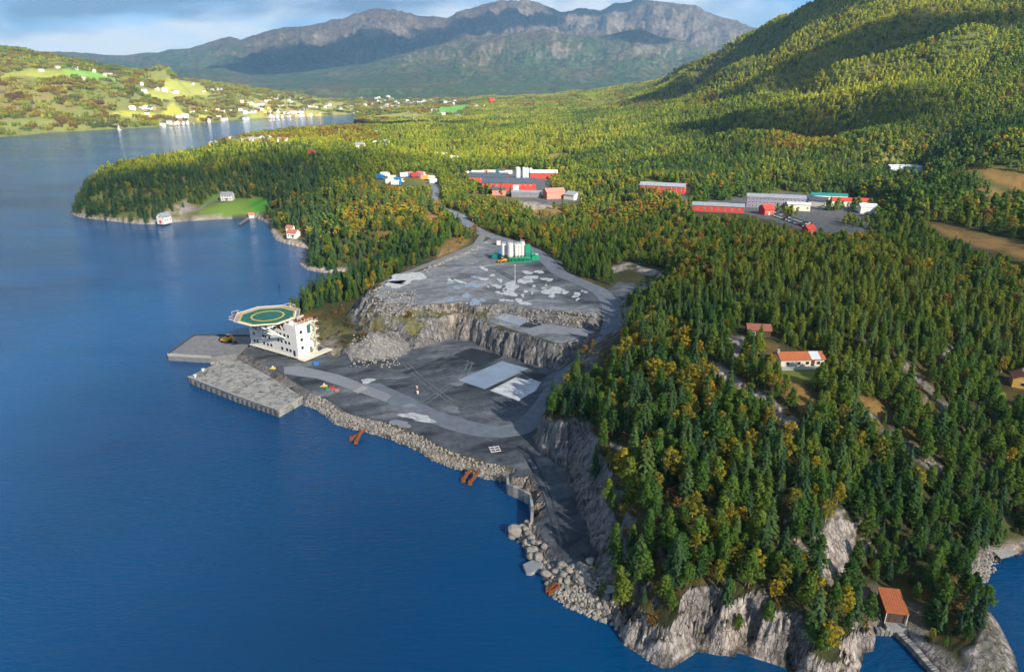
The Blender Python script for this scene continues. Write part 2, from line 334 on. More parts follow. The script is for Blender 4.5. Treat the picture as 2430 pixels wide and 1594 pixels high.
for u, v, z, rad in [(1890, 866, 25, 9), (1792, 793, 27.5, 5), (2420, 918, 17, 7), (541, 476, 9.5, 9), (390, 527, 1.6, 6), (694, 560, 4.0, 6), (2110, 1452, 2.0, 5), (1570, 455, 27, 14)]:
    PADS.append((*W(u, v, z), z, rad))

# ------------------------------------------------------------------ terrain grid (polar, finer near the camera)
rr = np.concatenate([np.arange(84, 300, .52), np.arange(300, 450, 1.0), np.geomspace(450, 9300, 330)])
th = np.concatenate([np.radians(np.arange(-80, -47, 1.0)), np.radians(np.linspace(-47, 47, 880)), np.radians(np.arange(48, 81, 1.0))])
RRg, THg = np.meshgrid(rr, th, indexing='ij')
GX, GY = RRg * np.sin(THg), RRg * np.cos(THg)
GZ, GD = height(GX, GY)
def ground(x, y):
    x = np.atleast_1d(np.asarray(x, float)); y = np.atleast_1d(np.asarray(y, float))
    r = np.hypot(x, y); t = np.arctan2(x, y)
    i = np.clip(np.searchsorted(rr, r) - 1, 0, len(rr) - 2); j = np.clip(np.searchsorted(th, t) - 1, 0, len(th) - 2)
    a = np.clip((r - rr[i]) / (rr[i + 1] - rr[i]), 0, 1); b = np.clip((t - th[j]) / (th[j + 1] - th[j]), 0, 1)
    return GZ[i, j] * (1 - a) * (1 - b) + GZ[i + 1, j] * a * (1 - b) + GZ[i, j + 1] * (1 - a) * b + GZ[i + 1, j + 1] * a * b
def g1(x, y): return float(ground(x, y)[0])

_tt = np.geomspace(88, 9000, 5000)
def hit(u, v):
    """where the ray of a photo pixel meets the ground"""
    dx = (u - CX) / F; dv = (v - CY) / F; d = (dx, cp - dv * sp, -sp - dv * cp); h_ = math.hypot(d[0], d[1])
    x, y, z = d[0] / h_ * _tt, d[1] / h_ * _tt, CAMH + d[2] / h_ * _tt
    k = np.nonzero(z < np.maximum(ground(x, y), 0))[0]; k = k[0] if len(k) else len(_tt) - 1
    return float(x[k]), float(y[k]), float(max(ground(x[k], y[k])[0], 0.3))
def zone_uv(U, V, poly, soft=4.0):
    """0..1 inside a polygon given in photo pixels of the ground it lies on"""
    P = np.array(poly); m = (U > P[:, 0].min() - 20) & (U < P[:, 0].max() + 20) & (V > P[:, 1].min() - 20) & (V < P[:, 1].max() + 20)
    o = np.zeros(U.shape)
    if m.any():
        d, _ = sdist(U[m], V[m], poly); o[m] = sstep(-soft, soft, d)
    return o
def line_uv(U, V, pl, w):
    P = np.array(pl); m = (U > P[:, 0].min() - 4 * w) & (U < P[:, 0].max() + 4 * w) & (V > P[:, 1].min() - 4 * w) & (V < P[:, 1].max() + 4 * w)
    o = np.zeros(U.shape)
    if m.any():
        d, _, _ = seg_dist(U[m], V[m], pl, False); o[m] = 1 - sstep(w * .5, w * 1.1, d)
    return o
FIELDS = [([(0, 180), (76, 163), (152, 170), (194, 183), (104, 187), (52, 180), (0, 197)], (.30, .32, .05)), ([(149, 164), (225, 171), (290, 194), (194, 187), (152, 173)], (.18, .36, .05)),
          ([(391, 187), (477, 197), (498, 225), (374, 239), (332, 221), (387, 208)], (.33, .34, .07)), ([(249, 270), (304, 263), (381, 270), (408, 242), (446, 273), (419, 280), (291, 277)], (.36, .36, .05)),
          ([(464, 287), (470, 273), (498, 273), (495, 287)], (.36, .36, .05)), ([(540, 282), (600, 270), (640, 272), (600, 281)], (.28, .32, .06)), ([(1028, 258), (1111, 249), (1104, 263), (1039, 273)], (.10, .34, .05)), ([(1015, 287), (1056, 284), (1039, 294)], (.25, .36, .06)),
          ([(790, 218), (852, 216), (835, 224), (800, 224)], (.20, .30, .08)), ([(880, 276), (960, 268), (1010, 276), (940, 286)], (.26, .26, .06)), ([(1290, 368), (1340, 362), (1370, 370), (1310, 380)], (.26, .18, .05)),
          ([(475, 488), (509, 463), (528, 469), (505, 478), (479, 490)], (.10, .22, .03)), ([(555, 471), (633, 471), (631, 499), (601, 509), (572, 518), (475, 513), (471, 501)], (.12, .20, .03)), ([(590, 476), (634, 472), (632, 500), (600, 508)], (.05, .22, .02)),
          ([(2355, 930), (2385, 930), (2392, 975), (2365, 985)], (.16, .24, .02)), ([(1838, 866), (1965, 860), (1962, 892), (1900, 905), (1842, 895)], (.12, .17, .025))]
HEATH = [[(2285, 398), (2360, 402), (2470, 422), (2470, 475), (2385, 440), (2330, 415)], [(2198, 528), (2302, 548), (2470, 590), (2470, 622), (2337, 592), (2250, 562)], [(2300, 452), (2360, 446), (2400, 470), (2330, 476)],
         [(1804, 804), (1845, 822), (1831, 867), (1887, 874), (1975, 862), (1960, 900), (1890, 905), (1921, 967), (1870, 950), (1840, 890)], [(1035, 600), (1062, 570), (1105, 560), (1118, 572), (1085, 598), (1040, 620)], [(1010, 505), (1045, 500), (1040, 530), (1015, 528)],
         [(1260, 488), (1330, 486), (1340, 510), (1270, 520)], [(1860, 900), (1900, 905), (1950, 980), (1900, 985)], [(2030, 935), (2090, 960), (2110, 1000), (2050, 975)]]
ROCKS = [([(1693, 867), (1755, 915), (1818, 950), (1887, 1005)], 15), ([(2146, 867), (2216, 939), (2240, 965)], 10), ([(2029, 967), (2094, 1019), (2130, 1050), (2171, 1072), (2227, 1111)], 17), ([(1865, 1239), (1915, 1317), (1951, 1359), (1993, 1377), (2053, 1448)], 8),
         ([(1451, 1051), (1497, 1079)], 7), ([(1568, 1303), (1582, 1335)], 9), ([(1722, 806), (1760, 805), (1745, 840)], 10), ([(1985, 860), (2030, 872)], 8), ([(2030, 800), (2060, 812)], 5), ([(1455, 640), (1490, 630), (1560, 650)], 9)]
ROCKPOLY = [[(400, 502), (420, 482), (440, 478), (462, 495), (433, 508)], [(2170, 1545), (2240, 1555), (2310, 1530), (2345, 1445), (2425, 1560), (2440, 1650), (2230, 1610)], [(1215, 478), (1300, 476), (1310, 494), (1230, 500)]]

def build_terrain():
    nR, nT = GX.shape
    co = np.stack([GX.ravel(), GY.ravel(), GZ.ravel()], 1)
    idx = np.arange(nR * nT).reshape(nR, nT)
    q = np.stack([idx[:-1, :-1], idx[:-1, 1:], idx[1:, 1:], idx[1:, :-1]], -1).reshape(-1, 4)
    # leave out what lies deep under water or far behind the coast
    keep = (GZ.ravel()[q] > -6.9).any(1)
    q = q[keep]
    used = np.zeros(len(co), bool); used[q.ravel()] = True
    remap = np.cumsum(used) - 1
    q = remap[q]; sel = np.nonzero(used)[0]
    x, y, z, d = GX.ravel()[sel], GY.ravel()[sel], GZ.ravel()[sel], GD.ravel()[sel]
    r = np.hypot(x, y); U, V = proj(x, y, z)
    # slope
    dzr = np.gradient(GZ, axis=0) / np.gradient(rr)[:, None]; dzt = np.gradient(GZ, axis=1) / (np.gradient(th)[None, :] * RRg)
    slope = np.hypot(dzr, dzt).ravel()[sel]
    n1 = fbm(x, y, 45, 4, .55, 21.); n2 = fbm(x, y, 400, 5, .6, 22.); n3 = fbm(x, y, 9, 3, .6, 23.)
    def c3(a): return np.array(a, float)[None, :]
    def mixc(c, a, w): return c * (1 - w[:, None]) + c3(a) * w[:, None]
    col = np.repeat(c3((.045, .047, .018)), len(x), 0)
    col = mixc(col, (.115, .080, .022), sstep(.0, .5, n1 + n3 * .4))          # dry grass and heather
    col = mixc(col, (.075, .085, .022), sstep(.1, .5, -n1 + n3 * .3) * .8)
    midw = sstep(420, 650, r); col = col * (1 - midw[:, None]) + mixc(np.repeat(c3((.10, .115, .030)), len(x), 0), (.17, .135, .04), sstep(-.1, .4, n1)) * midw[:, None]
    # far wooded slopes
    farw = sstep(1500, 3200, r)
    colf = mixc(np.repeat(c3((.042, .068, .022)), len(x), 0), (.085, .074, .028), sstep(-.1, .4, n2 + n1 * .5))
    col = col * (1 - farw[:, None]) + colf * farw[:, None]
    # left shore: bushes, brown birch wood
    lw = ((x < -300) & (r < 3000) & (r > 1000)).astype(float)
    colL = mixc(np.repeat(c3((.165, .175, .045)), len(x), 0), (.19, .145, .05), sstep(-.1, .35, n2 + n1 * .5))
    col = col * (1 - lw[:, None]) + colL * lw[:, None]
    # mountains: heath then bare rock
    hi = sstep(230, 520, z + 160 * n2 + 70 * n1) * (r > 4000)
    col = mixc(col, (.088, .062, .038), hi)
    mrock = sstep(.75, 1.15, slope + .35 * n1 + .2 * n2) * (r > 3500) * sstep(90, 260, z)
    band = np.exp(-((z - 300 - 60 * n2) / 95) ** 2) * sstep(.05, .4, n1 + .4 * n3 + .25 * n2) * (r > 4300) * (r < 6300)
    mrock = np.clip(mrock * .5 + band * .75, 0, 1)
    col = mixc(col, (.22, .185, .155), mrock)
    rock = mrock.copy()
    vil = sstep(560, 620, U) * (1 - sstep(1120, 1200, U)) * sstep(219, 226, V) * (1 - sstep(280, 288, V)) * (r > 1500) * (1 - sstep(2600, 3400, r)); col = mixc(col, (.30, .28, .075), vil * sstep(-.5, .1, n2) * .8)
    for P in HEATH:
        w = zone_uv(U, V, P, 9.0) * np.clip(.9 + n3, 0, 1); col = mixc(col, (.21, .125, .040), w)
    for P, c in FIELDS:
        w = zone_uv(U, V, P, 3.0) * (z > .8); col = mixc(col, c, w * np.clip(.85 + .3 * n1, 0, 1))
    for pl, w_ in ROCKS:
        w = line_uv(U + 9 * n3, V + 7 * n1, pl, w_) * sstep(-.35, .15, n3 + .2) * (r < 480)
        rock = np.maximum(rock, w)
    for P in ROCKPOLY:
        rock = np.maximum(rock, zone_uv(U, V, P, 8.0) * sstep(-.3, .2, n3 + n1))
    # steep near ground is bare rock, and the washed edge of the shore
    steep = sstep(1.0, 1.4, slope + .3 * n3) * (r < 330)
    shore = (1 - sstep(1.0, 2.6, z + .8 * n3)) * sstep(-3, 0, d) * (r < 1000)
    shore_far = (1 - sstep(1.2, 2.2, z)) * (r >= 1000) * (d < 14)
    rock = np.clip(np.maximum(np.maximum(rock, steep), np.maximum(shore, shore_far * .8)), 0, 1)
    pale = (.44, .38, .33)
    rc = np.repeat(c3(pale), len(x), 0)
    rc = mixc(rc, (.34, .315, .30), sstep(-.1, .4, n1)); rc = mixc(rc, (.50, .41, .335), sstep(.0, .5, n3 - n1 * .5) * .8)
    rc = mixc(rc, (.10, .085, .065), (1 - sstep(.25, .9, z + .25 * n3)) * (r < 1000) * (z > -.1))           # dark tide line
    near_rock = (r < 1000)
    col = np.where((rock > 0)[:, None] & near_rock[:, None], col * (1 - rock[:, None]) + rc * rock[:, None], col)
    # shade painted into the clefts between the ribs of the sea cliffs, moss on ledges
    sx_, sy_ = x * .80 + y * .60, -x * .60 + y * .80
    cleft = (1 - sstep(.42, .56, ridged(sx_ / 2.2, sy_, 7.0, 4, .6, 3.0))) * rock * (r < 200)
    col = mixc(col, (.060, .052, .045), cleft * .5)
    moss = sstep(.1, .45, n1 + .3 * n3) * (1 - sstep(.8, 1.2, slope)) * rock * (r < 330) * (z > 2); col = mixc(col, (.10, .095, .03), moss * .8)
    # quarry: walls grey, floors gravel
    qx = (x > -130) & (x < 75) & (r > 150) & (r < 420)
    df, _ = sdist(x, y, P_floor, lim=30); dp, _ = sdist(x, y, P_plat, lim=30); db, _ = sdist(x, y, P_bench, lim=30); dyd, _ = sdist(x, y, P_yard, lim=30)
    e = n3 * 1.2
    wall = np.clip(sstep(-17, -12, np.maximum(np.maximum(df, dp * 1.2), db)), 0, 1) * (x < 62) * (r > 190) * sstep(.25, .55, slope + .5 * n3 + .1)
    wall = np.maximum(wall, sstep(-9, -5, df) * (r <= 205) * (x > 0) * sstep(.5, .8, slope))
    wc = mixc(np.repeat(c3((.23, .22, .215)), len(x), 0), (.33, .275, .215), sstep(.05, .5, n1)); wc = mixc(wc, (.10, .10, .105), sstep(.0, .45, n3 + .2 * n1) * .8)
    col = col * (1 - wall[:, None]) + wc * wall[:, None]; rock = np.maximum(rock, wall)
    grav = np.clip(np.maximum(np.maximum(sstep(-1.2, .6, df + e), sstep(-1.5, .8, dp + e)), np.maximum(sstep(-1.0, .4, db + e), sstep(-2, 1, dyd + e))), 0, 1)
    grav = grav * (slope < .55)
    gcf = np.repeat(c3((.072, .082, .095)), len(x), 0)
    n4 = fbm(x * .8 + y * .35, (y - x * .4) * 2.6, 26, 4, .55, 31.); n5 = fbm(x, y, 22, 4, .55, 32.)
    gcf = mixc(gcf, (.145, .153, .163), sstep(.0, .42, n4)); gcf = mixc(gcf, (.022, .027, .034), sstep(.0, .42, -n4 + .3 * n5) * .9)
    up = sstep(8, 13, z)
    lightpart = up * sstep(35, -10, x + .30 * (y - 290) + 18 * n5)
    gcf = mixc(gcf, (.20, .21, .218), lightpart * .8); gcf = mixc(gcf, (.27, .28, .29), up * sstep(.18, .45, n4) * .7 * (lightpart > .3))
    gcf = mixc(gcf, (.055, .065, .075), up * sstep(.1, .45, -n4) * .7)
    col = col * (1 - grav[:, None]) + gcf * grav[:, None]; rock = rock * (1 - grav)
    hx, hy = W(895, 832, 3.0)
    hm = (((x - hx) / 13.0) ** 2 + ((y - hy) / 10.0) ** 2 < 1) & (z > ZF + .35)
    col[hm] = (np.array((.27, .26, .25))[None, :] * (1 + .25 * n3[hm, None])); rock[hm] = .6; grav[hm] = 0
    # moss and autumn bushes on the shelf between pit and plateau
    shelf = sstep(-20, -12, df) * (df < -3.5) * (dp < -1.0) * (db < -3) * (r > 225) * (r < 310) * (x < 45) * (x > -120)
    sw = shelf * sstep(-.25, .25, n1 * .6 + n3); col = mixc(col, (.13, .12, .035), sw * .85); rock = rock * (1 - sw * .6)
    for P, z0 in ((P_ind, 26.5), (P_red, 20.0)):
        dd, _ = sdist(x, y, P, lim=30); w = sstep(-3, 2, dd - 5 + 6 * n1 + 3 * n3); col = mixc(col, (.085, .09, .10), w * .9); grav = np.maximum(grav, w)
    me = bpy.data.meshes.new('terrain'); me.vertices.add(len(sel)); me.loops.add(len(q) * 4); me.polygons.add(len(q))
    me.vertices.foreach_set('co', co[sel].ravel().astype(np.float32))
    me.loops.foreach_set('vertex_index', q.ravel().astype(np.int32))
    me.polygons.foreach_set('loop_start', np.arange(0, len(q) * 4, 4, dtype=np.int32))
    me.update(calc_edges=True)
    me.polygons.foreach_set('use_smooth', np.ones(len(q), bool))
    a = me.attributes.new('Col', 'FLOAT_COLOR', 'POINT'); a.data.foreach_set('color', np.concatenate([np.clip(col, 0, 1), np.ones((len(x), 1))], 1).ravel().astype(np.float32))
    a = me.attributes.new('Rock', 'FLOAT', 'POINT'); a.data.foreach_set('value', rock.astype(np.float32))
    a = me.attributes.new('Grav', 'FLOAT', 'POINT'); a.data.foreach_set('value', grav.astype(np.float32))
    o = bpy.data.objects.new('terrain', me); COL.objects.link(o); o['kind'] = 'structure'
    return o

# ------------------------------------------------------------------ materials
MATS = {}
class NT:
    def __init__(s, name):
        s.m = bpy.data.materials.new(name); s.m.use_nodes = True; s.t = s.m.node_tree; s.N = s.t.nodes; s.L = s.t.links
        s.b = s.N['Principled BSDF']; s.b.inputs['Roughness'].default_value = .85; s.b.inputs['Specular IOR Level'].default_value = .25
        MATS[name] = s.m
    def n(s, typ, **k):
        x = s.N.new(typ)
        for a, v in k.items(): setattr(x, a, v)
        return x
    def put(s, x, i, v):
        if isinstance(v, bpy.types.NodeSocket): s.L.new(v, x.inputs[i])
        else: x.inputs[i].default_value = v
    def math(s, op, a, b=0.0, clamp=False):
        x = s.n('ShaderNodeMath', operation=op, use_clamp=clamp); s.put(x, 0, a); s.put(x, 1, b); return x.outputs[0]
    def coord(s, kind='Object'): return s.n('ShaderNodeTexCoord').outputs[kind]
    def pos(s): return s.n('ShaderNodeNewGeometry').outputs['Position']
    def mapping(s, vec, scale=(1, 1, 1), rot=(0, 0, 0)):
        x = s.n('ShaderNodeMapping'); s.put(x, 0, vec); x.inputs['Scale'].default_value = scale; x.inputs['Rotation'].default_value = rot; return x.outputs[0]
    def noise(s, vec, scale, detail=4, rough=.6, dist=0, out='Fac'):
        x = s.n('ShaderNodeTexNoise'); s.put(x, 'Vector', vec); x.inputs['Scale'].default_value = scale; x.inputs['Detail'].default_value = detail; x.inputs['Roughness'].default_value = rough; x.inputs['Distortion'].default_value = dist; return x.outputs[out]
    def voro(s, vec, scale, feature='F1', out='Distance'):
        x = s.n('ShaderNodeTexVoronoi', feature=feature); s.put(x, 'Vector', vec); x.inputs['Scale'].default_value = scale; return x.outputs[out]
    def ramp(s, fac, stops):
        r = s.n('ShaderNodeValToRGB'); e = r.color_ramp.elements
        def c(v): return (v, v, v, 1) if isinstance(v, (int, float)) else (*v, 1)
        e[0].position, e[0].color = stops[0][0], c(stops[0][1]); e[1].position, e[1].color = stops[-1][0], c(stops[-1][1])
        for p, v in stops[1:-1]:
            k = e.new(p); k.color = c(v)
        s.put(r, 0, fac); return r.outputs[0]
    def mix(s, fac, a, b, mode='MIX'):
        x = s.n('ShaderNodeMix', data_type='RGBA', blend_type=mode); s.put(x, 'Factor', fac)
        for k, v in (('A', a), ('B', b)):
            if isinstance(v, (tuple, list)): v = (*v[:3], 1)
            s.put(x, k, v)
        return x.outputs['Result']
    def bump(s, h, strength=.5, dist=.1, prev=None):
        x = s.n('ShaderNodeBump'); s.put(x, 'Height', h); x.inputs['Strength'].default_value = strength; x.inputs['Distance'].default_value = dist
        if prev is not None: s.L.new(prev, x.inputs['Normal'])
        return x.outputs[0]
    def attr(s, name, out='Color'):
        x = s.n('ShaderNodeAttribute', attribute_name=name); return x.outputs[out]
    def out(s, color=None, rough=None, normal=None, metal=None, spec=None):
        if color is not None: s.put(s.b, 'Base Color', (*color, 1) if isinstance(color, tuple) else color)
        if rough is not None: s.put(s.b, 'Roughness', rough)
        if normal is not None: s.put(s.b, 'Normal', normal)
        if metal is not None: s.put(s.b, 'Metallic', metal)
        if spec is not None: s.put(s.b, 'Specular IOR Level', spec)
        return s.m

def mat_terrain():
    s = NT('ground'); P = s.pos(); c = s.attr('Col'); rk = s.attr('Rock', 'Fac'); gv = s.attr('Grav', 'Fac')
    fine = s.noise(P, .9, 6, .65); mid = s.noise(P, .09, 5, .6); big = s.noise(P, .012, 6, .7)
    v = s.math('MULTIPLY', s.math('ADD', .55, s.math('MULTIPLY', fine, .9)), s.math('ADD', .6, s.math('MULTIPLY', mid, .8)))
    v = s.math('MULTIPLY', v, s.math('ADD', .6, s.math('MULTIPLY', big, .8)))
    col = s.mix(1.0, c, s.ramp(v, [(0, 0), (1, 1)]), 'MULTIPLY')
    # rock: cracks and banding
    cn = s.noise(s.mapping(P, (1, 1, .4), (0, 0, R(37))), .30, 5, .6, .6)
    crk = s.ramp(s.math('ABSOLUTE', s.math('SUBTRACT', cn, .5)), [(0.0, .45), (.022, .95), (.3, 1)])
    band = s.noise(s.mapping(P, (.55, 1.0, .14), (0, 0, R(37))), 1.0, 7, .7)
    rv = s.ramp(band, [(.34, .42), (.5, .95), (.64, 1.4)])
    vd = s.n('ShaderNodeVectorMath', operation='ADD'); s.put(vd, 0, s.mapping(P, (1, 1, .55), (0, 0, R(37)))); nv = s.n('ShaderNodeVectorMath', operation='SCALE'); s.put(nv, 0, s.noise(P, .7, 3, .6, 0, 'Color')); nv.inputs['Scale'].default_value = 1.8; s.L.new(nv.outputs[0], vd.inputs[1])
    blk = s.ramp(s.voro(vd.outputs[0], .55, 'DISTANCE_TO_EDGE'), [(0, .62), (.07, 1)]); crk = s.mix(1.0, crk, blk, 'MULTIPLY')
    rcol = s.mix(1.0, s.mix(1.0, c, rv, 'MULTIPLY'), crk, 'MULTIPLY')
    col = s.mix(rk, col, rcol)
    st = s.noise(s.mapping(P, (1, 1, 1), (0, 0, R(-22))), .35, 8, .7)
    gcol = s.mix(1.0, c, s.ramp(st, [(.3, .6), (.5, 1.0), (.72, 1.45)]), 'MULTIPLY')
    col = s.mix(gv, col, gcol)
    h = s.math('ADD', s.math('MULTIPLY', fine, .5), s.math('MULTIPLY', s.math('MULTIPLY', s.math('ADD', band, s.math('MULTIPLY', crk, .5)), rk), 1.6))
    bstr = s.bump(h, .8, 1.0)
    ln = s.n('ShaderNodeVectorMath', operation='LENGTH'); s.L.new(P, ln.inputs[0]); mr = s.n('ShaderNodeMapRange'); s.L.new(ln.outputs['Value'], mr.inputs[0]); mr.inputs[1].default_value = 3200; mr.inputs[2].default_value = 4600
    fb = s.math('MULTIPLY', s.noise(P, .0085, 9, .68), s.math('MULTIPLY', mr.outputs[0], 75.0)); bstr = s.bump(fb, .8, 1.0, bstr)
    spk = s.noise(P, .03, 6, .7); col = s.mix(mr.outputs[0], col, s.mix(1.0, col, s.ramp(spk, [(.36, .35), (.52, 1.0), (.66, 1.6)]), 'MULTIPLY'))
    s.b.inputs['Roughness'].default_value = .9
    return s.out(col, normal=bstr, spec=.15)
def mat_water():
    s = NT('water'); P = s.pos()
    w1 = s.noise(s.mapping(P, (.45, 1.25, 1), (0, 0, R(28))), .85, 3, .55, .4)
    w2 = s.noise(s.mapping(P, (.6, 1.2, 1), (0, 0, R(-12))), .09, 3, .5)
    calm = s.ramp(s.noise(s.mapping(P, (1, 2.2, 1), (0, 0, R(15))), .008, 4, .55), [(.36, .25), (.62, 1.0)])
    h = s.math('ADD', s.math('MULTIPLY', s.math('MULTIPLY', w1, .8), calm), s.math('MULTIPLY', w2, .5))
    b = s.bump(h, 1.0, .6)
    deep = s.noise(P, .004, 3, .5)
    col = s.ramp(deep, [(.35, (.0001, .034, .104)), (.65, (.0001, .066, .185))])
    s.b.inputs['IOR'].default_value = 1.33
    return s.out(col, .10, b, spec=.5)

terrain = build_terrain(); terrain.data.materials.append(mat_terrain())
def build_water():
    xs = [-9300, 9300]; me = bpy.data.meshes.new('fjord_water')
    me.from_pydata([(-9300, -2500, 0), (9300, -2500, 0), (9300, 9250, 0), (-9300, 9250, 0)], [], [(0, 1, 2, 3)])
    o = bpy.data.objects.new('fjord_water', me); COL.objects.link(o); o['kind'] = 'structure'; me.materials.append(mat_water())
build_water()
# ------------------------------------------------------------------ trees
def mesh_quads(name, V, Q, mats=(), mi=None):
    me = bpy.data.meshes.new(name); me.vertices.add(len(V)); me.loops.add(len(Q) * 4); me.polygons.add(len(Q))
    me.vertices.foreach_set('co', np.asarray(V, np.float32).ravel()); me.loops.foreach_set('vertex_index', np.asarray(Q, np.int32).ravel())
    me.polygons.foreach_set('loop_start', np.arange(0, len(Q) * 4, 4, dtype=np.int32))
    for m in mats: me.materials.append(m)
    if mi is not None: me.polygons.foreach_set('material_index', np.asarray(mi, np.int32))
    me.update(calc_edges=True); return me
def leaf_quads(C, Nn, S, g):
    n = Nn / (np.linalg.norm(Nn, axis=1, keepdims=True) + 1e-9)
    a = g.normal(size=n.shape); t = np.cross(n, a); t /= np.linalg.norm(t, axis=1, keepdims=True) + 1e-9; b = np.cross(n, t)
    s = S[:, None]; k = g.uniform(.55, 1.0, (len(C), 1))
    V = np.stack([C - t * s - b * s * k, C + t * s - b * s * k * .7, C + t * s * .8 + b * s * k, C - t * s * .9 + b * s * k], 1).reshape(-1, 3)
    return V, np.arange(len(V)).reshape(-1, 4)
def tube(pts_, rad, n=5):
    V, Q = [], []
    for i, (p, r_) in enumerate(zip(pts_, rad)):
        for k in range(n):
            a = 2 * math.pi * k / n; V.append((p[0] + r_ * math.cos(a), p[1] + r_ * math.sin(a), p[2]))
        if i:
            for k in range(n):
                o = (i - 1) * n; Q.append((o + k, o + (k + 1) % n, o + n + (k + 1) % n, o + n + k))
    return np.array(V), np.array(Q)
def join(parts):
    V, Q, o = [], [], 0
    for v, q in parts:
        V.append(v); Q.append(q + o); o += len(v)
    return np.concatenate(V), np.concatenate(Q)
def clump_crown(g, n_cl, per, h0, env, rc, size, up=.35, top=1.0):
    C, Nn, S = [], [], []
    for i in range(n_cl):
        f = (i + .5) / n_cl; h = h0 + (top - h0) * f ** .9; az = i * 2.4 + g.uniform(-.5, .5); rad = env(h) * g.uniform(.35, .95)
        c = np.array([math.cos(az) * rad, math.sin(az) * rad, h - .03])
        r_ = rc * g.uniform(.75, 1.25) * (1.1 - .35 * f)
        d = g.normal(size=(per, 3)); d[:, 2] += up; d /= np.linalg.norm(d, axis=1, keepdims=True)
        p = c + d * r_ * g.uniform(.55, 1.0, (per, 1)) * np.array([1, 1, .75])
        C.append(p); Nn.append(d + g.normal(size=d.shape) * .35 + np.array([0, 0, .25])); S.append(g.uniform(.75, 1.3, per) * size)
    return np.concatenate(C), np.concatenate(Nn), np.concatenate(S)
def pine(seed, lod):
    g = np.random.default_rng(seed); lean = g.uniform(-.03, .03, 2)
    wide = g.uniform(.125, .215); h0 = g.uniform(.08, .34); pk = g.uniform(.95, 1.8)
    env = lambda h: wide * max(.06, 1 - ((h - h0 - .16) / (1.0 - h0 - .16)) ** pk) if h > h0 + .16 else wide * (.6 + .4 * (h - h0) / .16)
    n_cl, per, sz = ((28, 36, .0195), (13, 9, .052))[lod]
    C, Nn, S = clump_crown(g, n_cl, per, h0, env, (.098, .105)[lod], sz)
    crown = leaf_quads(C, Nn, S, g)
    tp = [(0, 0, -.06), (lean[0], lean[1], .35), (lean[0] * 2, lean[1] * 2, .68), (lean[0] * 2.4, lean[1] * 2.4, .95)]
    trunk = [tube(tp, (.021, .016, .010, .003))]
    if lod == 0:
        for k in range(6):
            z0 = g.uniform(.3, .75); az = g.uniform(0, 6.28); l = g.uniform(.08, .17)
            trunk.append(tube([(lean[0] * z0 * 2.4, lean[1] * z0 * 2.4, z0), (lean[0] * z0 * 2.4 + math.cos(az) * l, math.sin(az) * l, z0 + l * .45)], (.008, .003), 4))
    return join(trunk), crown
def spruce(seed, lod):
    g = np.random.default_rng(seed); nw = (15, 9)[lod]; C, Nn, S = [], [], []
    wide = g.uniform(.15, .21); h0 = g.uniform(.06, .14)
    for i in range(nw):
        h = h0 + (.97 - h0) * (i / (nw - 1)) ** .95; rad = wide * (1 - h) ** .8 + .012
        nb = (8, 5)[lod] if h < .8 else 4
        for b in range(nb):
            az = b * 6.283 / nb + i * .7 + g.uniform(-.3, .3); L_ = rad * g.uniform(.75, 1.15)
            m = (4, 2)[lod] if h < .85 else 2
            for k in range(m):
                t = (k + .7) / m; C.append((math.cos(az) * L_ * t, math.sin(az) * L_ * t, h - L_ * (.28 * t + .35 * t * t) + g.uniform(-.008, .008)))
                Nn.append((math.cos(az) * .75 + g.normal() * .3, math.sin(az) * .75 + g.normal() * .3, .8 + g.normal() * .2)); S.append((.030, .052)[lod] * (1.2 - .6 * h) * g.uniform(.8, 1.25))
    C.append((0, 0, .985)); Nn.append((1, .2, .2)); S.append(.014)
    crown = leaf_quads(np.array(C), np.array(Nn), np.array(S), g)
    return tube([(0, 0, -.06), (0, 0, .4), (0, 0, .97)], (.017, .011, .002)), crown
def birch(seed, lod):
    g = np.random.default_rng(seed); h0 = g.uniform(.18, .30); wide = g.uniform(.16, .25)
    env = lambda h: wide * math.sqrt(max(.04, 1 - ((h - .60) / .44) ** 2))
    n_cl, per, sz = ((26, 20, .025), (13, 9, .050))[lod]
    C, Nn, S = clump_crown(g, n_cl, per, h0, env, (.085, .10)[lod], sz, .2)
    crown = leaf_quads(C, Nn, S, g)
    trunk = [tube([(0, 0, -.06), (.01, 0, .4), (.0, .01, .9)], (.015, .010, .003))]
    for k in range(4 if lod == 0 else 0):
        z0 = g.uniform(.25, .6); az = g.uniform(0, 6.28); l = g.uniform(.1, .2)
        trunk.append(tube([(0, 0, z0), (math.cos(az) * l * .7, math.sin(az) * l * .7, z0 + l)], (.007, .002), 4))
    return join(trunk), crown
def bush(seed, lod):
    g = np.random.default_rng(seed)
    env = lambda h: .55 * math.sqrt(max(.05, 1 - h * h))
    C, Nn, S = clump_crown(g, (14, 9)[lod], (16, 8)[lod], .1, env, .22, (.075, .12)[lod], .3, .9)
    return tube([(0, 0, -.2), (0, 0, .5)], (.03, .01)), leaf_quads(C, Nn, S, g)

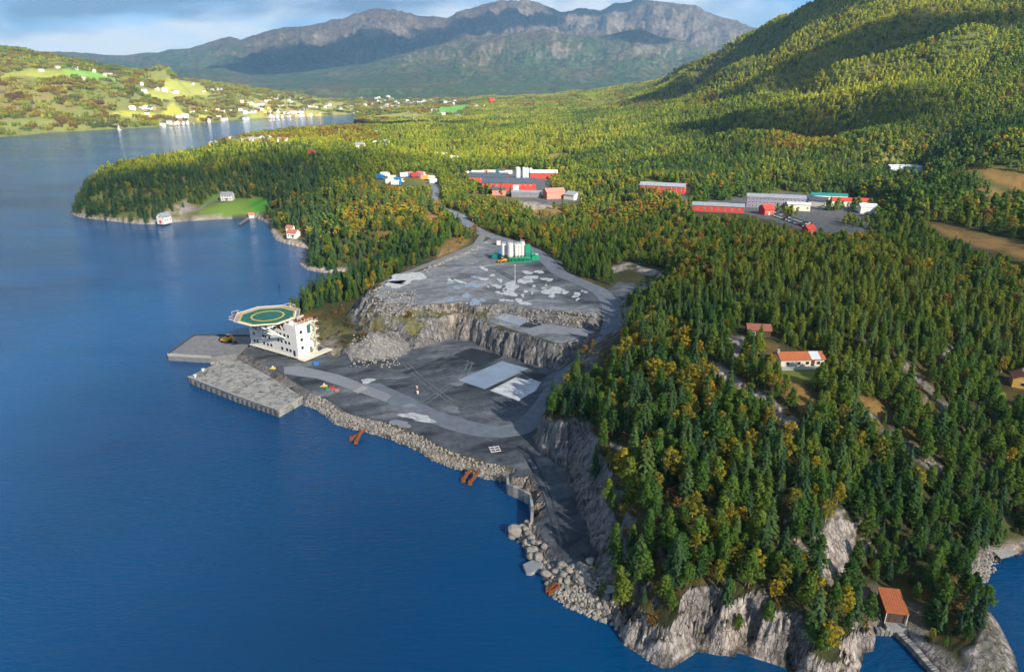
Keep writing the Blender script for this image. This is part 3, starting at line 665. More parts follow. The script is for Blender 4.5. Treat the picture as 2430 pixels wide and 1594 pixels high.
def foliage_mat(name, stops, trans=.25, patch=None):
    s = NT(name); oi = s.n('ShaderNodeObjectInfo')
    nz = s.noise(oi.outputs['Location'], .013, 3, .55); nz2 = s.noise(oi.outputs['Location'], .0031, 2, .5)
    f = s.math('ADD', s.math('MULTIPLY', oi.outputs['Random'], .62), s.math('MULTIPLY', s.math('SUBTRACT', s.math('ADD', nz, nz2), .83), 2.2), True)
    col = s.ramp(f, stops)
    if patch:  # second ramp paints farther pines brighter, standing in for stronger sunlight
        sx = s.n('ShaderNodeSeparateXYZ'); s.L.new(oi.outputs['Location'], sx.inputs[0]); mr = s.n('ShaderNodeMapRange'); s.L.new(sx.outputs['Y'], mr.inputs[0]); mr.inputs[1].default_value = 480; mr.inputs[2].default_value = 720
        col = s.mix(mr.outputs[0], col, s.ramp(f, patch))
    gp = s.noise(s.pos(), 1.3, 2, .5)
    col = s.mix(1.0, col, s.ramp(gp, [(.3, .72), (.7, 1.3)]), 'MULTIPLY')
    s.out(col, .75, spec=.12)
    tr = s.n('ShaderNodeBsdfTranslucent'); s.put(tr, 'Color', col); mx = s.n('ShaderNodeMixShader'); mx.inputs[0].default_value = trans
    s.L.new(s.b.outputs[0], mx.inputs[1]); s.L.new(tr.outputs[0], mx.inputs[2]); s.L.new(mx.outputs[0], s.N['Material Output'].inputs[0])
    return s.m
def bark(name, c): s = NT(name); return s.out(s.mix(s.noise(s.coord(), 30, 4, .7), c, tuple(v * .45 for v in c)), .9)
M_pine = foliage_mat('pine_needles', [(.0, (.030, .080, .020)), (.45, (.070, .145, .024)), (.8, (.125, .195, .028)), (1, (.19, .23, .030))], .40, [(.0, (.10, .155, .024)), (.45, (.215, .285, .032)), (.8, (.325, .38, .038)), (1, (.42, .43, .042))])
M_spruce = foliage_mat('spruce_needles', [(.0, (.022, .052, .024)), (.5, (.044, .092, .032)), (1, (.092, .140, .032))], .3)
M_birch = foliage_mat('birch_leaves', [(.0, (.12, .15, .025)), (.35, (.22, .21, .027)), (.65, (.31, .26, .024)), (.87, (.43, .31, .024)), (.96, (.34, .22, .026)), (1, (.26, .16, .035))], .45)
M_bush = foliage_mat('bush_leaves', [(.0, (.055, .065, .020)), (.4, (.12, .095, .028)), (.75, (.17, .090, .035)), (1, (.26, .15, .025))], .3)
M_barkp = bark('pine_bark', (.20, .105, .060)); M_barks = bark('spruce_bark', (.10, .075, .055)); M_barkb = bark('birch_bark', (.48, .45, .40))
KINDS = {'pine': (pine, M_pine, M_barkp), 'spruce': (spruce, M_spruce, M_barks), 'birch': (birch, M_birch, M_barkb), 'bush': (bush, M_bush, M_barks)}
NV = 8
PROTO = {}
def proto_mesh(kind, seed, lod):
    fn, ml, mb = KINDS[kind]; t, c = fn(seed, lod); V, Q = join([t, c]); mi = np.r_[np.zeros(len(t[1]), int), np.ones(len(c[1]), int)]
    return mesh_quads(f'{kind}_{lod}', V, Q, (mb, ml), mi)
def clump_mesh(kind, seed):
    g = np.random.default_rng(seed); fn, ml, mb = KINDS[kind]; parts = []
    for k in range(6):
        t, (V, Q) = fn(seed * 7 + k, 1); a = g.uniform(0, 6.28); sc = g.uniform(.65, 1.0); o = np.array([math.cos(k * 1.05) * (.45 if k else 0) + g.uniform(-.1, .1), math.sin(k * 1.05) * (.45 if k else 0) + g.uniform(-.1, .1), 0])
        sub = g.choice(len(Q), len(Q) // 2, replace=False)
        V = V.reshape(-1, 4, 3)[sub]; cen = V.mean(1, keepdims=True); V = (cen + (V - cen) * 1.5).reshape(-1, 3)
        Rz = np.array([[math.cos(a), -math.sin(a), 0], [math.sin(a), math.cos(a), 0], [0, 0, 1]])
        parts.append((V @ Rz.T * sc + o, np.arange(len(V)).reshape(-1, 4)))
    V, Q = join(parts); return mesh_quads(f'{kind}_clump', V, Q, (ml,))
def proto_coll(tag, meshes):
    c = bpy.data.collections.new(tag)
    for i, me in enumerate(meshes):
        o = bpy.data.objects.new(f'{tag}_{i:02d}', me); c.objects.link(o)
    return c
def scatter_stuff(name, coll, P, scale, rotz, idx, label, category):
    me = bpy.data.meshes.new(name); me.vertices.add(len(P)); me.vertices.foreach_set('co', np.asarray(P, np.float32).ravel())
    def at(n, t, v, k): a = me.attributes.new(n, t, 'POINT'); a.data.foreach_set(k, v)
    at('ts', 'FLOAT_VECTOR', np.asarray(scale, np.float32).ravel(), 'vector')
    rot = np.zeros((len(P), 3), np.float32); rot[:, 2] = rotz; at('tr', 'FLOAT_VECTOR', rot.ravel(), 'vector'); at('ti', 'INT', np.asarray(idx, np.int32), 'value')
    me.update(); o = bpy.data.objects.new(name, me); COL.objects.link(o)
    ng = bpy.data.node_groups.new(name, 'GeometryNodeTree'); ng.interface.new_socket('Geometry', in_out='INPUT', socket_type='NodeSocketGeometry'); ng.interface.new_socket('Geometry', in_out='OUTPUT', socket_type='NodeSocketGeometry')
    N, L = ng.nodes, ng.links; gi = N.new('NodeGroupInput'); go = N.new('NodeGroupOutput'); ci = N.new('GeometryNodeCollectionInfo'); ci.inputs['Collection'].default_value = coll; ci.inputs['Separate Children'].default_value = True; ci.inputs['Reset Children'].default_value = True
    ip = N.new('GeometryNodeInstanceOnPoints'); ip.inputs['Pick Instance'].default_value = True
    def na(n, t): x = N.new('GeometryNodeInputNamedAttribute'); x.data_type = t; x.inputs['Name'].default_value = n; return [s for s in x.outputs if s.enabled and s.name == 'Attribute'][0]
    L.new(gi.outputs[0], ip.inputs['Points']); L.new(ci.outputs[0], ip.inputs['Instance']); L.new(na('ti', 'INT'), ip.inputs['Instance Index']); L.new(na('ts', 'FLOAT_VECTOR'), ip.inputs['Scale'])
    e2r = N.new('FunctionNodeEulerToRotation'); L.new(na('tr', 'FLOAT_VECTOR'), e2r.inputs[0]); L.new(e2r.outputs[0], ip.inputs['Rotation']); L.new(ip.outputs[0], go.inputs[0])
    md = o.modifiers.new('scatter', 'NODES'); md.node_group = ng
    o['kind'] = 'stuff'; o['label'] = label; o['category'] = category
    return o

# where trees stand ---------------------------------------------------------
def jitter_grid(r0, r1, sp_, amax=R(45)):
    n = int(r1 / sp_) + 2
    ix, iy = np.meshgrid(np.arange(-n, n), np.arange(0, n)); x = (ix + rng.uniform(-.48, .48, ix.shape)).ravel() * sp_; y = (iy + rng.uniform(-.48, .48, ix.shape)).ravel() * sp_
    r = np.hypot(x, y); m = (r >= r0) & (r < r1) & (np.abs(np.arctan2(x, y)) < amax); return x[m], y[m]
BSEG = []
for u, v, L_, wd, rz in [(1572, 456, 31, 9, -20), (1703, 501, 30, 9, -16), (1838, 492, 34, 11, -17), (1893, 498, 13, 9, -17), (1886, 480, 10, 11, -38), (1908, 482, 10, 11, -38), (1945, 487, 11, 12, -38), (1965, 476, 22, 8, -14), (2017, 489, 24, 8, -14), (2056, 505, 8, 7, -10), (1880, 522, 34, 11, -12), (1818, 508, 5, 6, 0), (1918, 553, 4, 5, 0)]:
    bx, by = W(u, v, 26.5); ca, sa = math.cos(R(rz)) * L_ / 2, math.sin(R(rz)) * L_ / 2; BSEG.append(((bx - ca, by - sa), (bx + ca, by + sa), wd))
def clear_mask(x, y, z, U, V):
    """1 where nothing may grow"""
    c = np.zeros(x.shape, bool)
    for P, mrg in ((P_floor, 4.0), (P_plat, 1.5), (P_bench, 2.0), (P_yard, 1.0), (P_red, -6.0)):
        d, _ = sdist(x, y, P, lim=20); c |= d > -mrg
    for rd, hw in ROADS:
        m = (x > -130) & (x < 130) & (y < 700)
        d = np.full(x.shape, 99.); d[m] = seg_dist(x[m], y[m], [p[:2] for p in rd], False)[0]; c |= d < hw + 1.6
    dI, _ = sdist(x, y, P_ind, lim=20); nI = fbm(x, y, 26, 3, .5, 77.)
    c |= (dI > 0) & (nI < .12)
    for sa, sb, wd in BSEG:
        dS = seg_dist(x, y, [sa, sb], False)[0]; c |= dS < wd
    for (bx, by, bz, br) in PADS: c |= np.hypot(x - bx, y - by) < br * 1.0 + 1.5
    for P, _ in FIELDS: c |= zone_uv(U, V, P, 1.0) > .5
    return c
KEEPCLEAR = [[(2160, 1530), (2230, 1545), (2300, 1530), (2330, 1480), (2335, 1425), (2460, 1480), (2460, 1680), (2160, 1680)], [(1400, 690), (1480, 700), (1492, 760), (1480, 845), (1430, 890), (1390, 925), (1365, 915), (1395, 850), (1425, 800)], [(1380, 1300), (1440, 1330), (1475, 1405), (1400, 1415), (1350, 1385)],
   # photo pixels of ground kept open so that what stands there shows
    [(372, 512), (430, 500), (480, 484), (530, 466), (560, 470), (636, 470), (634, 512), (560, 530), (372, 545)], [(890, 415), (1035, 412), (1042, 452), (890, 458)], [(640, 540), (720, 545), (735, 595), (650, 585)], [(2060, 1395), (2150, 1395), (2160, 1500), (2060, 1500)],
    [(1780, 780), (1850, 790), (1850, 830), (1780, 825)], [(1830, 845), (1965, 840), (1965, 905), (1840, 905)], [(2380, 890), (2440, 890), (2440, 980), (2350, 980)], [(2108, 404), (2192, 404), (2200, 424), (2110, 420)],
    [(1530, 425), (1640, 445), (1640, 475), (1530, 455)], [(1640, 500), (1770, 510), (1960, 556), (2060, 566), (2060, 582), (1900, 566), (1760, 535), (1640, 522)], [(1100, 460), (1380, 474), (1400, 492), (1200, 490), (1100, 472)], [(2195, 520), (2310, 545), (2440, 575), (2440, 650), (2337, 622), (2250, 590), (2200, 560)], [(2285, 398), (2360, 402), (2470, 422), (2470, 495), (2385, 465), (2330, 440)], [(1445, 625), (1580, 640), (1590, 680), (1450, 670)]]
tr = {k: [] for k in KINDS}; cl = {k: [] for k in KINDS}
def scatter_zone(r0, r1, sp_, store, hs, clump):
    x, y = jitter_grid(r0, r1, sp_)
    z = ground(x, y); m = z > np.where((np.hypot(x, y) < 200) & (x < 66), 2.6, 1.3); x, y, z = x[m], y[m], z[m]
    U, V = proj(x, y, z + 4); m = (U > -160) & (U < 2590) & (V > -80) & (V < 1800); x, y, z, U, V = x[m], y[m], z[m], U[m], V[m]
    U, V = proj(x, y, z)
    e = .8; sl = np.hypot(ground(x + e, y) - z, ground(x, y + e) - z) / e
    r = np.hypot(x, y)
    n1 = fbm(x, y, 70, 3, .5, 41.); n2 = fbm(x, y, 22, 3, .5, 42.); n3 = fbm(x, y, 300, 3, .5, 43.)
    keep = ~clear_mask(x, y, z, U, V) & (sl < np.where(r < 330, 1.15, 2.0))
    dens = np.full(x.shape, .93)
    for P in HEATH: dens = np.where((zone_uv(U, V, P, 4.0) > .5) | (zone_uv(U, V - 14, P, 4.0) > .5), .07, dens)
    for pl, w in ROCKS: dens = np.where(((line_uv(U, V, pl, w * 1.3) > .4) | (line_uv(U + 6, V - 26, pl, w * 1.2) > .4)) & (r < 480), .08, dens)
    for P in ROCKPOLY: dens = np.where(zone_uv(U, V, P, 4.0) > .5, .12, dens)
    for P in KEEPCLEAR: keep &= ~(zone_uv(U, V, P, 1.0) > .5)
    dens = np.where((r < 330) & (n2 > .36), .40, dens); dens = np.where((r >= 330) & (n2 + .5 * n1 > .42), .25, dens)
    left = (x < -300) & (r > 1150) & (r < 3200)
    dens = np.where(left, np.where(n1 + n2 * .5 > -.03, .68, .16), dens)
    vil = ((U > 560) & (U < 1120) & (V > 222) & (V < 282)); dens = np.where(vil, .16, dens)
    shelf = (r > 225) & (r < 305) & (x > -110) & (x < 48) & (U < 1440); dens = np.where(shelf, .10, dens)
    keep &= rng.random(x.shape) < dens
    x, y, z, U, V, r, n1, n2, n3, shelf, left = (a[keep] for a in (x, y, z, U, V, r, n1, n2, n3, shelf, left))
    # mix of kinds
    pb = np.full(x.shape, .09); ps = np.full(x.shape, .16)
    def setz(m, b, s_):
        pb[m] = b; ps[m] = s_
    setz(r > 330, .07, .12)
    setz((U < 760) & (r < 1100) & (V > 330), .05, .93)                         # dark wood of the peninsula
    setz((U > 820) & (U < 1140) & (V > 430) & (V < 700), .34, .16)             # yellow wood beside the road
    setz((U > 1100) & (U < 1640) & (V > 440) & (V < 660), .22, .10)
    setz((U > 480) & (U < 900) & (V > 280) & (V < 345), .66, .12)
    setz((U > 1290) & (U < 1700) & (V > 640) & (V < 1010) & (r < 330), .20, .30)
    setz((U > 1700) & (V > 560) & (V < 900) & (r < 330), .14, .36)
    setz((U > 1200) & (V < 345) & (r > 600), .05, .10)                        # sunlit pine slopes
    setz((U > 1100) & (U < 1700) & (V < 262) & (r > 900), .35, .05)
    setz((U > 1750) & (U < 1990) & (V > 318) & (V < 360), .45, .05)
    ps *= np.clip(1 + 3.0 * n3, .2, 3.0); setz(left, .45, .08); setz(vil[keep], .6, .1)
    pb *= np.clip(.8 + 4.0 * n1, .05, 3.0); q = rng.random(x.shape)
    kind = np.where(q < pb, 2, np.where(q < pb + ps * np.clip(1 - 1.5 * n2, .3, 2), 1, 0))
    kind = np.where(shelf | (rng.random(x.shape) < np.where(r < 330, .12, .05)), 3, kind)
    for ki, k in enumerate(KINDS):
        m = kind == ki; h = rng.uniform(*hs[k], m.sum()) * (1 + .45 * n1[m] + .25 * n2[m]); w = h * np.where(r[m] > 330, rng.uniform(1.35, 1.95, m.sum()), rng.uniform(1.05, 1.6, m.sum())) * (1.0 if k != 'spruce' else .9)
        store[k].append(np.stack([x[m], y[m], z[m], w, h, rng.uniform(0, 6.28, m.sum())], 1))
scatter_zone(88, 330, 2.35, tr, {'pine': (2.6, 7.8), 'spruce': (3.4, 10.4), 'birch': (2.8, 6.8), 'bush': (.8, 2.2)}, False)
scatter_zone(330, 820, 3.7, tr, {'pine': (3.6, 6.8), 'spruce': (4.5, 9), 'birch': (3.6, 6.4), 'bush': (1.4, 2.6)}, False)
scatter_zone(820, 1450, 4.9, tr, {'pine': (4.4, 7.4), 'spruce': (6, 9.5), 'birch': (4.4, 7.2), 'bush': (2, 3.5)}, False)
scatter_zone(1450, 3400, 10.5, cl, {'pine': (6.5, 9.5), 'spruce': (7, 10), 'birch': (5.5, 9), 'bush': (3.5, 6)}, True)
LM = []     # landmarks for tree labels: (x, y, phrase), filled by the builders above
N_IND = {'pine': 300, 'spruce': 170, 'birch': 150, 'bush': 0}
INDIV = {}; COUNTS = {}
for k in KINDS:
    A = np.concatenate(tr[k]); U, V = proj(A[:, 0], A[:, 1], A[:, 2] + A[:, 4] * .5)
    vis = (U > 0) & (U < 2430) & (V > 0) & (V < 1594); dist = np.sqrt(A[:, 0] ** 2 + A[:, 1] ** 2 + (CAMH - A[:, 2]) ** 2)
    score = np.where(vis, A[:, 4] / dist, 0); order = np.argsort(-score)
    INDIV[k] = A[order[:N_IND[k]]]; rest = A[order[N_IND[k]:]]; dist = dist[order[N_IND[k]:]]
    nearm = dist < 420
    meshes = [proto_mesh(k, 100 + i, 0) for i in range(NV)] + [proto_mesh(k, 200 + i, 1) for i in range(NV)] + [clump_mesh(k, 300 + i) for i in range(4)]
    PROTO[k] = meshes; coll = proto_coll('prototype_' + k, meshes)
    C_ = np.concatenate(cl[k]); allp = np.concatenate([rest, C_]); n0 = len(rest)
    idx = np.where(np.arange(len(allp)) < n0, rng.integers(0, NV, len(allp)) + np.r_[np.where(nearm, 0, NV), np.zeros(len(C_), int)], 2 * NV + rng.integers(0, 4, len(allp)))
    nm, lb, ct = {'pine': ('pine_forest', 'wide green pine forest covering the valley and the slopes', 'forest'), 'spruce': ('spruce_forest', 'dark spruces scattered all through the woods', 'forest'),
                  'birch': ('birch_wood', 'yellow and orange autumn birches mixed into the woods', 'wood'), 'bush': ('shrubbery', 'low brown and ochre bushes between the trees', 'bushes')}[k]
    scatter_stuff(nm, coll, allp[:, :3], np.stack([allp[:, 3], allp[:, 3], allp[:, 4]], 1), allp[:, 5], idx, lb, ct)
    COUNTS[k] = (len(A), len(C_))
def build_individuals():
    for k in ('pine', 'spruce', 'birch'):
        fn, ml, mb = KINDS[k]; pm = []
        for i in range(NV):
            t, c = fn(100 + i, 0); pm.append((mesh_quads('trunk', *t, (mb,)), mesh_quads('crown', *c, (ml,))))
        for n, (x, y, z, w, h, rz) in enumerate(INDIV[k]):
            e = bpy.data.objects.new(f'{k}_tree', None); COL.objects.link(e); e.location = (x, y, z); e.rotation_euler = (0, 0, rz); e.scale = (w, w, h); e.empty_display_size = .2
            a, b = pm[n % NV]
            for nm, me in (('trunk', a), ('crown', b)):
                o = bpy.data.objects.new(nm, me); COL.objects.link(o); o.parent = e
            TREES.append((k, e, h))
TREES = []
build_individuals()
# ------------------------------------------------------------------ object helpers
def pm(name, c, rough=.8, var=.25, scale=1.5, metal=0.0, bump=.15, c2=None, spec=.3):
    s = NT(name); P = s.coord('Object'); n = s.noise(P, scale, 6, .68)
    a = tuple(v * (1 - var) for v in c); b = tuple(min(1, v * (1 + var)) for v in c)
    col = s.ramp(n, [(.32, c2 or a), (.52, c), (.7, b)])
    s.out(col, rough, s.bump(n, bump, .05), metal, spec); return s.m
M = {
 'white': pm('white_paint', (.56, .55, .52), .5, .07, .7), 'rustwhite': None, 'green_deck': pm('green_deck_paint', (.016, .105, .085), .7, .25, .5), 'yellow': pm('yellow_paint', (.50, .37, .05), .55, .12, 2),
 'red_net': pm('red_netting', (.27, .075, .06), .8, .3, 3), 'rust': pm('rusty_steel', (.19, .062, .020), .85, .45, 2.5, c2=(.10, .035, .016)), 'dark_glass': pm('window_glass', (.02, .025, .03), .15, .1, 1, spec=.6), 'black': pm('black_rubber', (.018, .018, .018), .8),
 'concrete': pm('pale_concrete', (.28, .275, .26), .9, .22, .6), 'concrete2': pm('grey_concrete', (.15, .152, .158), .9, .25, .5), 'asphalt': pm('road_gravel', (.125, .142, .168), .9, .2, .35), 'tarmac': pm('dark_tarmac', (.045, .05, .06), .9, .3, .3),
 'orange_tile': pm('orange_roof_tiles', (.38, .115, .042), .8, .18, 1.6), 'brown_tile': pm('red_brown_roof', (.26, .095, .060), .8, .2, 1.6), 'red': pm('red_boards', (.40, .045, .030), .75, .15, 1.2), 'pink': pm('faded_red_boards', (.52, .17, .13), .75, .12, 1),
 'darkroof': pm('dark_metal_roof', (.055, .072, .095), .55, .2, .6), 'greyroof': pm('grey_metal_roof', (.22, .235, .26), .5, .18, .6), 'paleroof': pm('pale_metal_roof', (.50, .53, .56), .45, .08, .6), 'violet': pm('violet_grey_cladding', (.20, .185, .25), .7, .12, .6),
 'green': pm('green_painted_steel', (.012, .26, .13), .5, .12, 1), 'teal': pm('teal_container_steel', (.015, .17, .16), .55, .15, 1), 'blue': pm('blue_painted_steel', (.03, .16, .42), .5, .12, 1), 'machine': pm('machine_yellow', (.62, .30, .015), .5, .12, 1.5),
 'wood': pm('grey_weathered_planks', (.34, .325, .30), .9, .2, 2.5), 'brown_wood': pm('brown_stained_boards', (.085, .050, .035), .85, .2, 2), 'cream': pm('cream_paint', (.60, .55, .44), .7, .1, 1), 'yellow_wall': pm('yellow_boards', (.58, .37, .09), .75, .1, 1.2),
 'stone': pm('pale_boulder_rock', (.27, .245, .21), .92, .35, .8, c2=(.16, .145, .125)), 'pad_blue': pm('wet_blue_slab', (.20, .255, .33), .38, .18, .14, spec=.5), 'pad_white': pm('chalky_white_slab', (.40, .41, .42), .8, .3, .6, c2=(.20, .21, .225)), 'pad_dark': pm('dark_wet_slab', (.020, .026, .034), .5, .35, .2),
 'strip': pm('pale_roadway_slab', (.19, .20, .22), .85, .12, .2), 'aluminium': pm('bare_aluminium', (.62, .63, .64), .4, .06, 1), 'chalk': pm('chalky_slab', (.46, .47, .48), .8, .25, .5, c2=(.24, .25, .27)), 'net': pm('pale_safety_net', (.26, .22, .20), .8, .2, 3), 'orange': pm('orange_paint', (.60, .20, .04), .6), 'grass': pm('green_grass', (.09, .13, .02), .95, .3, 1),
}
def _rustwhite():
    s = NT('rust_streaked_white_paint'); P = s.coord('Object')
    st = s.noise(s.mapping(P, (1.2, 1.2, .12)), 1.0, 7, .72); b = s.noise(P, .35, 5, .6)
    f = s.math('MULTIPLY', s.ramp(st, [(.56, 0), (.74, 1)]), s.ramp(b, [(.42, 0), (.68, .9)]))
    s.out(s.mix(f, (.62, .605, .565), (.27, .15, .07)), .55); return s.m
M['rustwhite'] = _rustwhite()
class B:
    def __init__(s): s.V, s.F, s.MI = [], [], []
    def add(s, V, F_, mi=0):
        o = len(s.V); s.V += [tuple(v) for v in V]; s.F += [tuple(i + o for i in f) for f in F_]; s.MI += [mi] * len(F_); return s
    def box(s, x0, x1, y0, y1, z0, z1, mi=0):
        return s.add([(x0, y0, z0), (x1, y0, z0), (x1, y1, z0), (x0, y1, z0), (x0, y0, z1), (x1, y0, z1), (x1, y1, z1), (x0, y1, z1)], [(0, 3, 2, 1), (4, 5, 6, 7), (0, 1, 5, 4), (1, 2, 6, 5), (2, 3, 7, 6), (3, 0, 4, 7)], mi)
    def prism(s, P, z0, z1, mi=0):
        n = len(P); a = sum(P[i][0] * P[(i + 1) % n][1] - P[(i + 1) % n][0] * P[i][1] for i in range(n))
        if a < 0: P = P[::-1]
        return s.add([(p[0], p[1], z0) for p in P] + [(p[0], p[1], z1) for p in P], [tuple(range(n - 1, -1, -1)), tuple(range(n, 2 * n))] + [(i, (i + 1) % n, n + (i + 1) % n, n + i) for i in range(n)], mi)
    def cyl(s, x, y, z0, z1, r0, r1=None, n=14, mi=0):
        r1 = r0 if r1 is None else r1
        V = [(x + r0 * math.cos(6.2832 * k / n), y + r0 * math.sin(6.2832 * k / n), z0) for k in range(n)] + [(x + r1 * math.cos(6.2832 * k / n), y + r1 * math.sin(6.2832 * k / n), z1) for k in range(n)]
        return s.add(V, [tuple(range(n - 1, -1, -1)), tuple(range(n, 2 * n))] + [(k, (k + 1) % n, n + (k + 1) % n, n + k) for k in range(n)], mi)
    def bar(s, p, q, w, h=None, mi=0):
        p, q = Vector(p), Vector(q); d = (q - p).normalized(); a = d.cross(Vector((0, 0, 1)))
        if a.length < 1e-3: a = Vector((1, 0, 0))
        a.normalize(); b = a.cross(d).normalized(); h = h or w; V = []
        for c in (p, q):
            for i, j in ((-1, -1), (1, -1), (1, 1), (-1, 1)): V.append(c + a * (i * w / 2) + b * (j * h / 2))
        return s.add(V, [(0, 3, 2, 1), (4, 5, 6, 7), (0, 1, 5, 4), (1, 2, 6, 5), (2, 3, 7, 6), (3, 0, 4, 7)], mi)
    def ring(s, P, Q, z0, z1, mi=0):
        """closed band between two outlines with the same number of points"""
        n = len(P); V = [(p[0], p[1], z0) for p in P] + [(q[0], q[1], z1) for q in Q] + [(p[0], p[1], z0 - .06) for p in P] + [(q[0], q[1], z1 - .06) for q in Q]
        F_ = []
        for i in range(n):
            j = (i + 1) % n; F_ += [(i, n + i, n + j, j), (2 * n + i, 2 * n + j, 3 * n + j, 3 * n + i), (i, j, 2 * n + j, 2 * n + i), (n + i, 3 * n + i, 3 * n + j, n + j)]
        return s.add(V, F_, mi)
    def wheel(s, x, y, z, r, w, mi=0, n=12):
        V = []
        for yy in (y - w / 2, y + w / 2): V += [(x + r * math.cos(6.2832 * k / n), yy, z + r * math.sin(6.2832 * k / n)) for k in range(n)]
        return s.add(V, [tuple(range(n)), tuple(range(2 * n - 1, n - 1, -1))] + [(k, n + k, n + (k + 1) % n, (k + 1) % n) for k in range(n)], mi)
    def build(s, name, mats, parent=None, bevel=0.0):
        me = bpy.data.meshes.new(name); me.from_pydata(s.V, [], s.F)
        for m in (mats if isinstance(mats, (list, tuple)) else [mats]): me.materials.append(M[m] if isinstance(m, str) else m)
        if any(s.MI): me.polygons.foreach_set('material_index', s.MI)
        me.update(); o = bpy.data.objects.new(name, me); COL.objects.link(o)
        if parent is not None: o.parent = parent
        if bevel: bv = o.modifiers.new('bevel', 'BEVEL'); bv.width = bevel; bv.segments = 1
        return o
def tag(o, label, cat, group=None):
    o['label'] = label; o['category'] = cat
    if group: o['group'] = group
    return o
def thing(name, label, cat, loc, rotz=0.0, group=None):
    e = bpy.data.objects.new(name, None); COL.objects.link(e); e.location = loc; e.rotation_euler = (0, 0, rotz); e.empty_display_size = .3; return tag(e, label, cat, group)
def struct(o): o['kind'] = 'structure'; return o
def dupe(me, name, parent, loc, rz=0.0, scale=None):
    o = bpy.data.objects.new(name, me); COL.objects.link(o); o.parent = parent; o.location = loc; o.rotation_euler = (0, 0, rz)
    if scale: o.scale = scale
    return o
def zsub(x0, y0, k): return lambda X, Y: (x0 + X / k, y0 + Y / k)
q1 = zsub(500, 690, 6.611); q2 = zsub(1060, 540, 6.611); q3 = zsub(860, 380, 4.407); q4 = zsub(380, 600, 2.89); q5 = zsub(800, 500, 2.89); q6 = zsub(380, 780, 5.95); q7 = zsub(1160, 1140, 5.95); q8 = zsub(1000, 1040, 2.818); q9 = zsub(700, 880, 4.407)

# ------------------------------------------------------------------ roads and slabs
def sheet(name, P, z, th_, mat, kind=True):
    b = B().prism(P, z - .3, z + th_); o = b.build(name, mat); return struct(o) if kind else o
def ribbon(name, pts3, hw, mat, lift=.07):
    P = np.array([p[:2] for p in pts3]); Z = np.array([p[2] for p in pts3]); L_ = np.r_[0, np.cumsum(np.hypot(*np.diff(P, axis=0).T))]
    s = np.linspace(0, L_[-1], int(L_[-1] / 1.6)); kx = np.interp(s, L_, P[:, 0]); ky = np.interp(s, L_, P[:, 1])
    for _ in range(10):
        kx[1:-1] = (kx[:-2] + kx[1:-1] * 2 + kx[2:]) / 4; ky[1:-1] = (ky[:-2] + ky[1:-1] * 2 + ky[2:]) / 4
    tx, ty = np.gradient(kx), np.gradient(ky); l = np.hypot(tx, ty); nx, ny = -ty / l, tx / l; V, F_ = [], []
    cols = np.linspace(-hw, hw, 7); zc = ground(kx, ky)
    wob = .35 * perlin(s / 5, s * 0 + 3.3)
    for i in range(len(s)):
        for k, c in enumerate(cols):
            c2 = c + (wob[i] * np.sign(c) if abs(c) > hw * .9 else 0); x, y = kx[i] + nx[i] * c2, ky[i] + ny[i] * c2; V.append((x, y, max(g1(x, y), zc[i] - .5) + (lift if abs(c) < hw * .9 else .02)))
    n = 7
    for i in range(len(s) - 1):
        for k in range(n - 1): F_.append((i * n + k, i * n + k + 1, (i + 1) * n + k + 1, (i + 1) * n + k))
    return struct(B().add(V, F_).build(name, mat))
ribbon('quarry_road', ROADS[0][0], 3.8, 'asphalt'); ribbon('access_road', ROADS[1][0], 2.6, 'asphalt'); ribbon('shore_track', ROADS[2][0], 2.2, 'concrete2')
def padpoly(pix, z): return [W(u, v, z) for u, v in pix]
def pad(name, pix, z, mat, th_=.10): return sheet(name, padpoly(pix, z + th_), z, th_, mat)
pad('blue_slab', [q5(*p) for p in [(830, 1160), (1130, 1030), (1310, 1080), (1010, 1220)]], ZF, 'pad_blue', .14)
pad('white_slab', [q5(*p) for p in [(1050, 1230), (1225, 1142), (1300, 1160), (1330, 1150), (1440, 1190), (1240, 1300)]], ZF, 'chalk', .16)
pad('dark_slab', [q5(*p) for p in [(1250, 1128), (1340, 1095), (1510, 1140), (1440, 1178), (1330, 1148)]], ZF, 'pad_dark', .12)
pad('dark_slab', [q5(*p) for p in [(800, 985), (920, 940), (1140, 995), (1000, 1060)]], ZF, 'pad_dark', .12)
pad('blue_slab', [q5(*p) for p in [(1080, 735), (1150, 700), (1310, 745), (1250, 785)]], ZB, 'pad_blue', .16)
pad('dark_slab', [q5(*p) for p in [(1250, 792), (1340, 740), (1440, 765), (1330, 800)]], ZB, 'pad_dark', .13)
pad('white_slab', [q5(*p) for p in [(1262, 820), (1340, 800), (1440, 778), (1700, 812), (1770, 830), (1700, 850), (1420, 838), (1330, 850)]], ZB, 'strip', .14)
pad('pale_roadway', [q4(*p) for p in [(850, 782), (960, 775), (1230, 835), (1590, 975), (1550, 1020), (1330, 940), (1080, 860), (850, 826)]], ZF, 'strip', .12)
pad('pale_crossing', [q4(*p) for p in [(1320, 945), (1390, 910), (1425, 925), (1355, 960)]], ZF + .1, 'concrete', .06)
pad('dark_strip', [q5(*p) for p in [(440, 1110), (720, 1005), (740, 1012), (480, 1120)]], ZF, 'pad_dark', .05)
def blob(name, cx, cy, rx, ry, z, mat, n=22, seed=0, rot=0.0, th_=.07):
    g = np.random.default_rng(seed); P = []
    ph = g.uniform(0, 6.28, 4)
    for k in range(n):
        a = 6.2832 * k / n; r_ = 1 + .22 * math.sin(2 * a + ph[0]) + .16 * math.sin(3 * a + ph[1]) + .13 * math.sin(5 * a + ph[2]) + g.uniform(-.08, .08)
        X, Y = rx * r_ * math.cos(a), ry * r_ * math.sin(a); P.append((cx + X * math.cos(rot) - Y * math.sin(rot), cy + X * math.sin(rot) + Y * math.cos(rot)))
    return sheet(name, P, z, th_, mat)
_k = 0
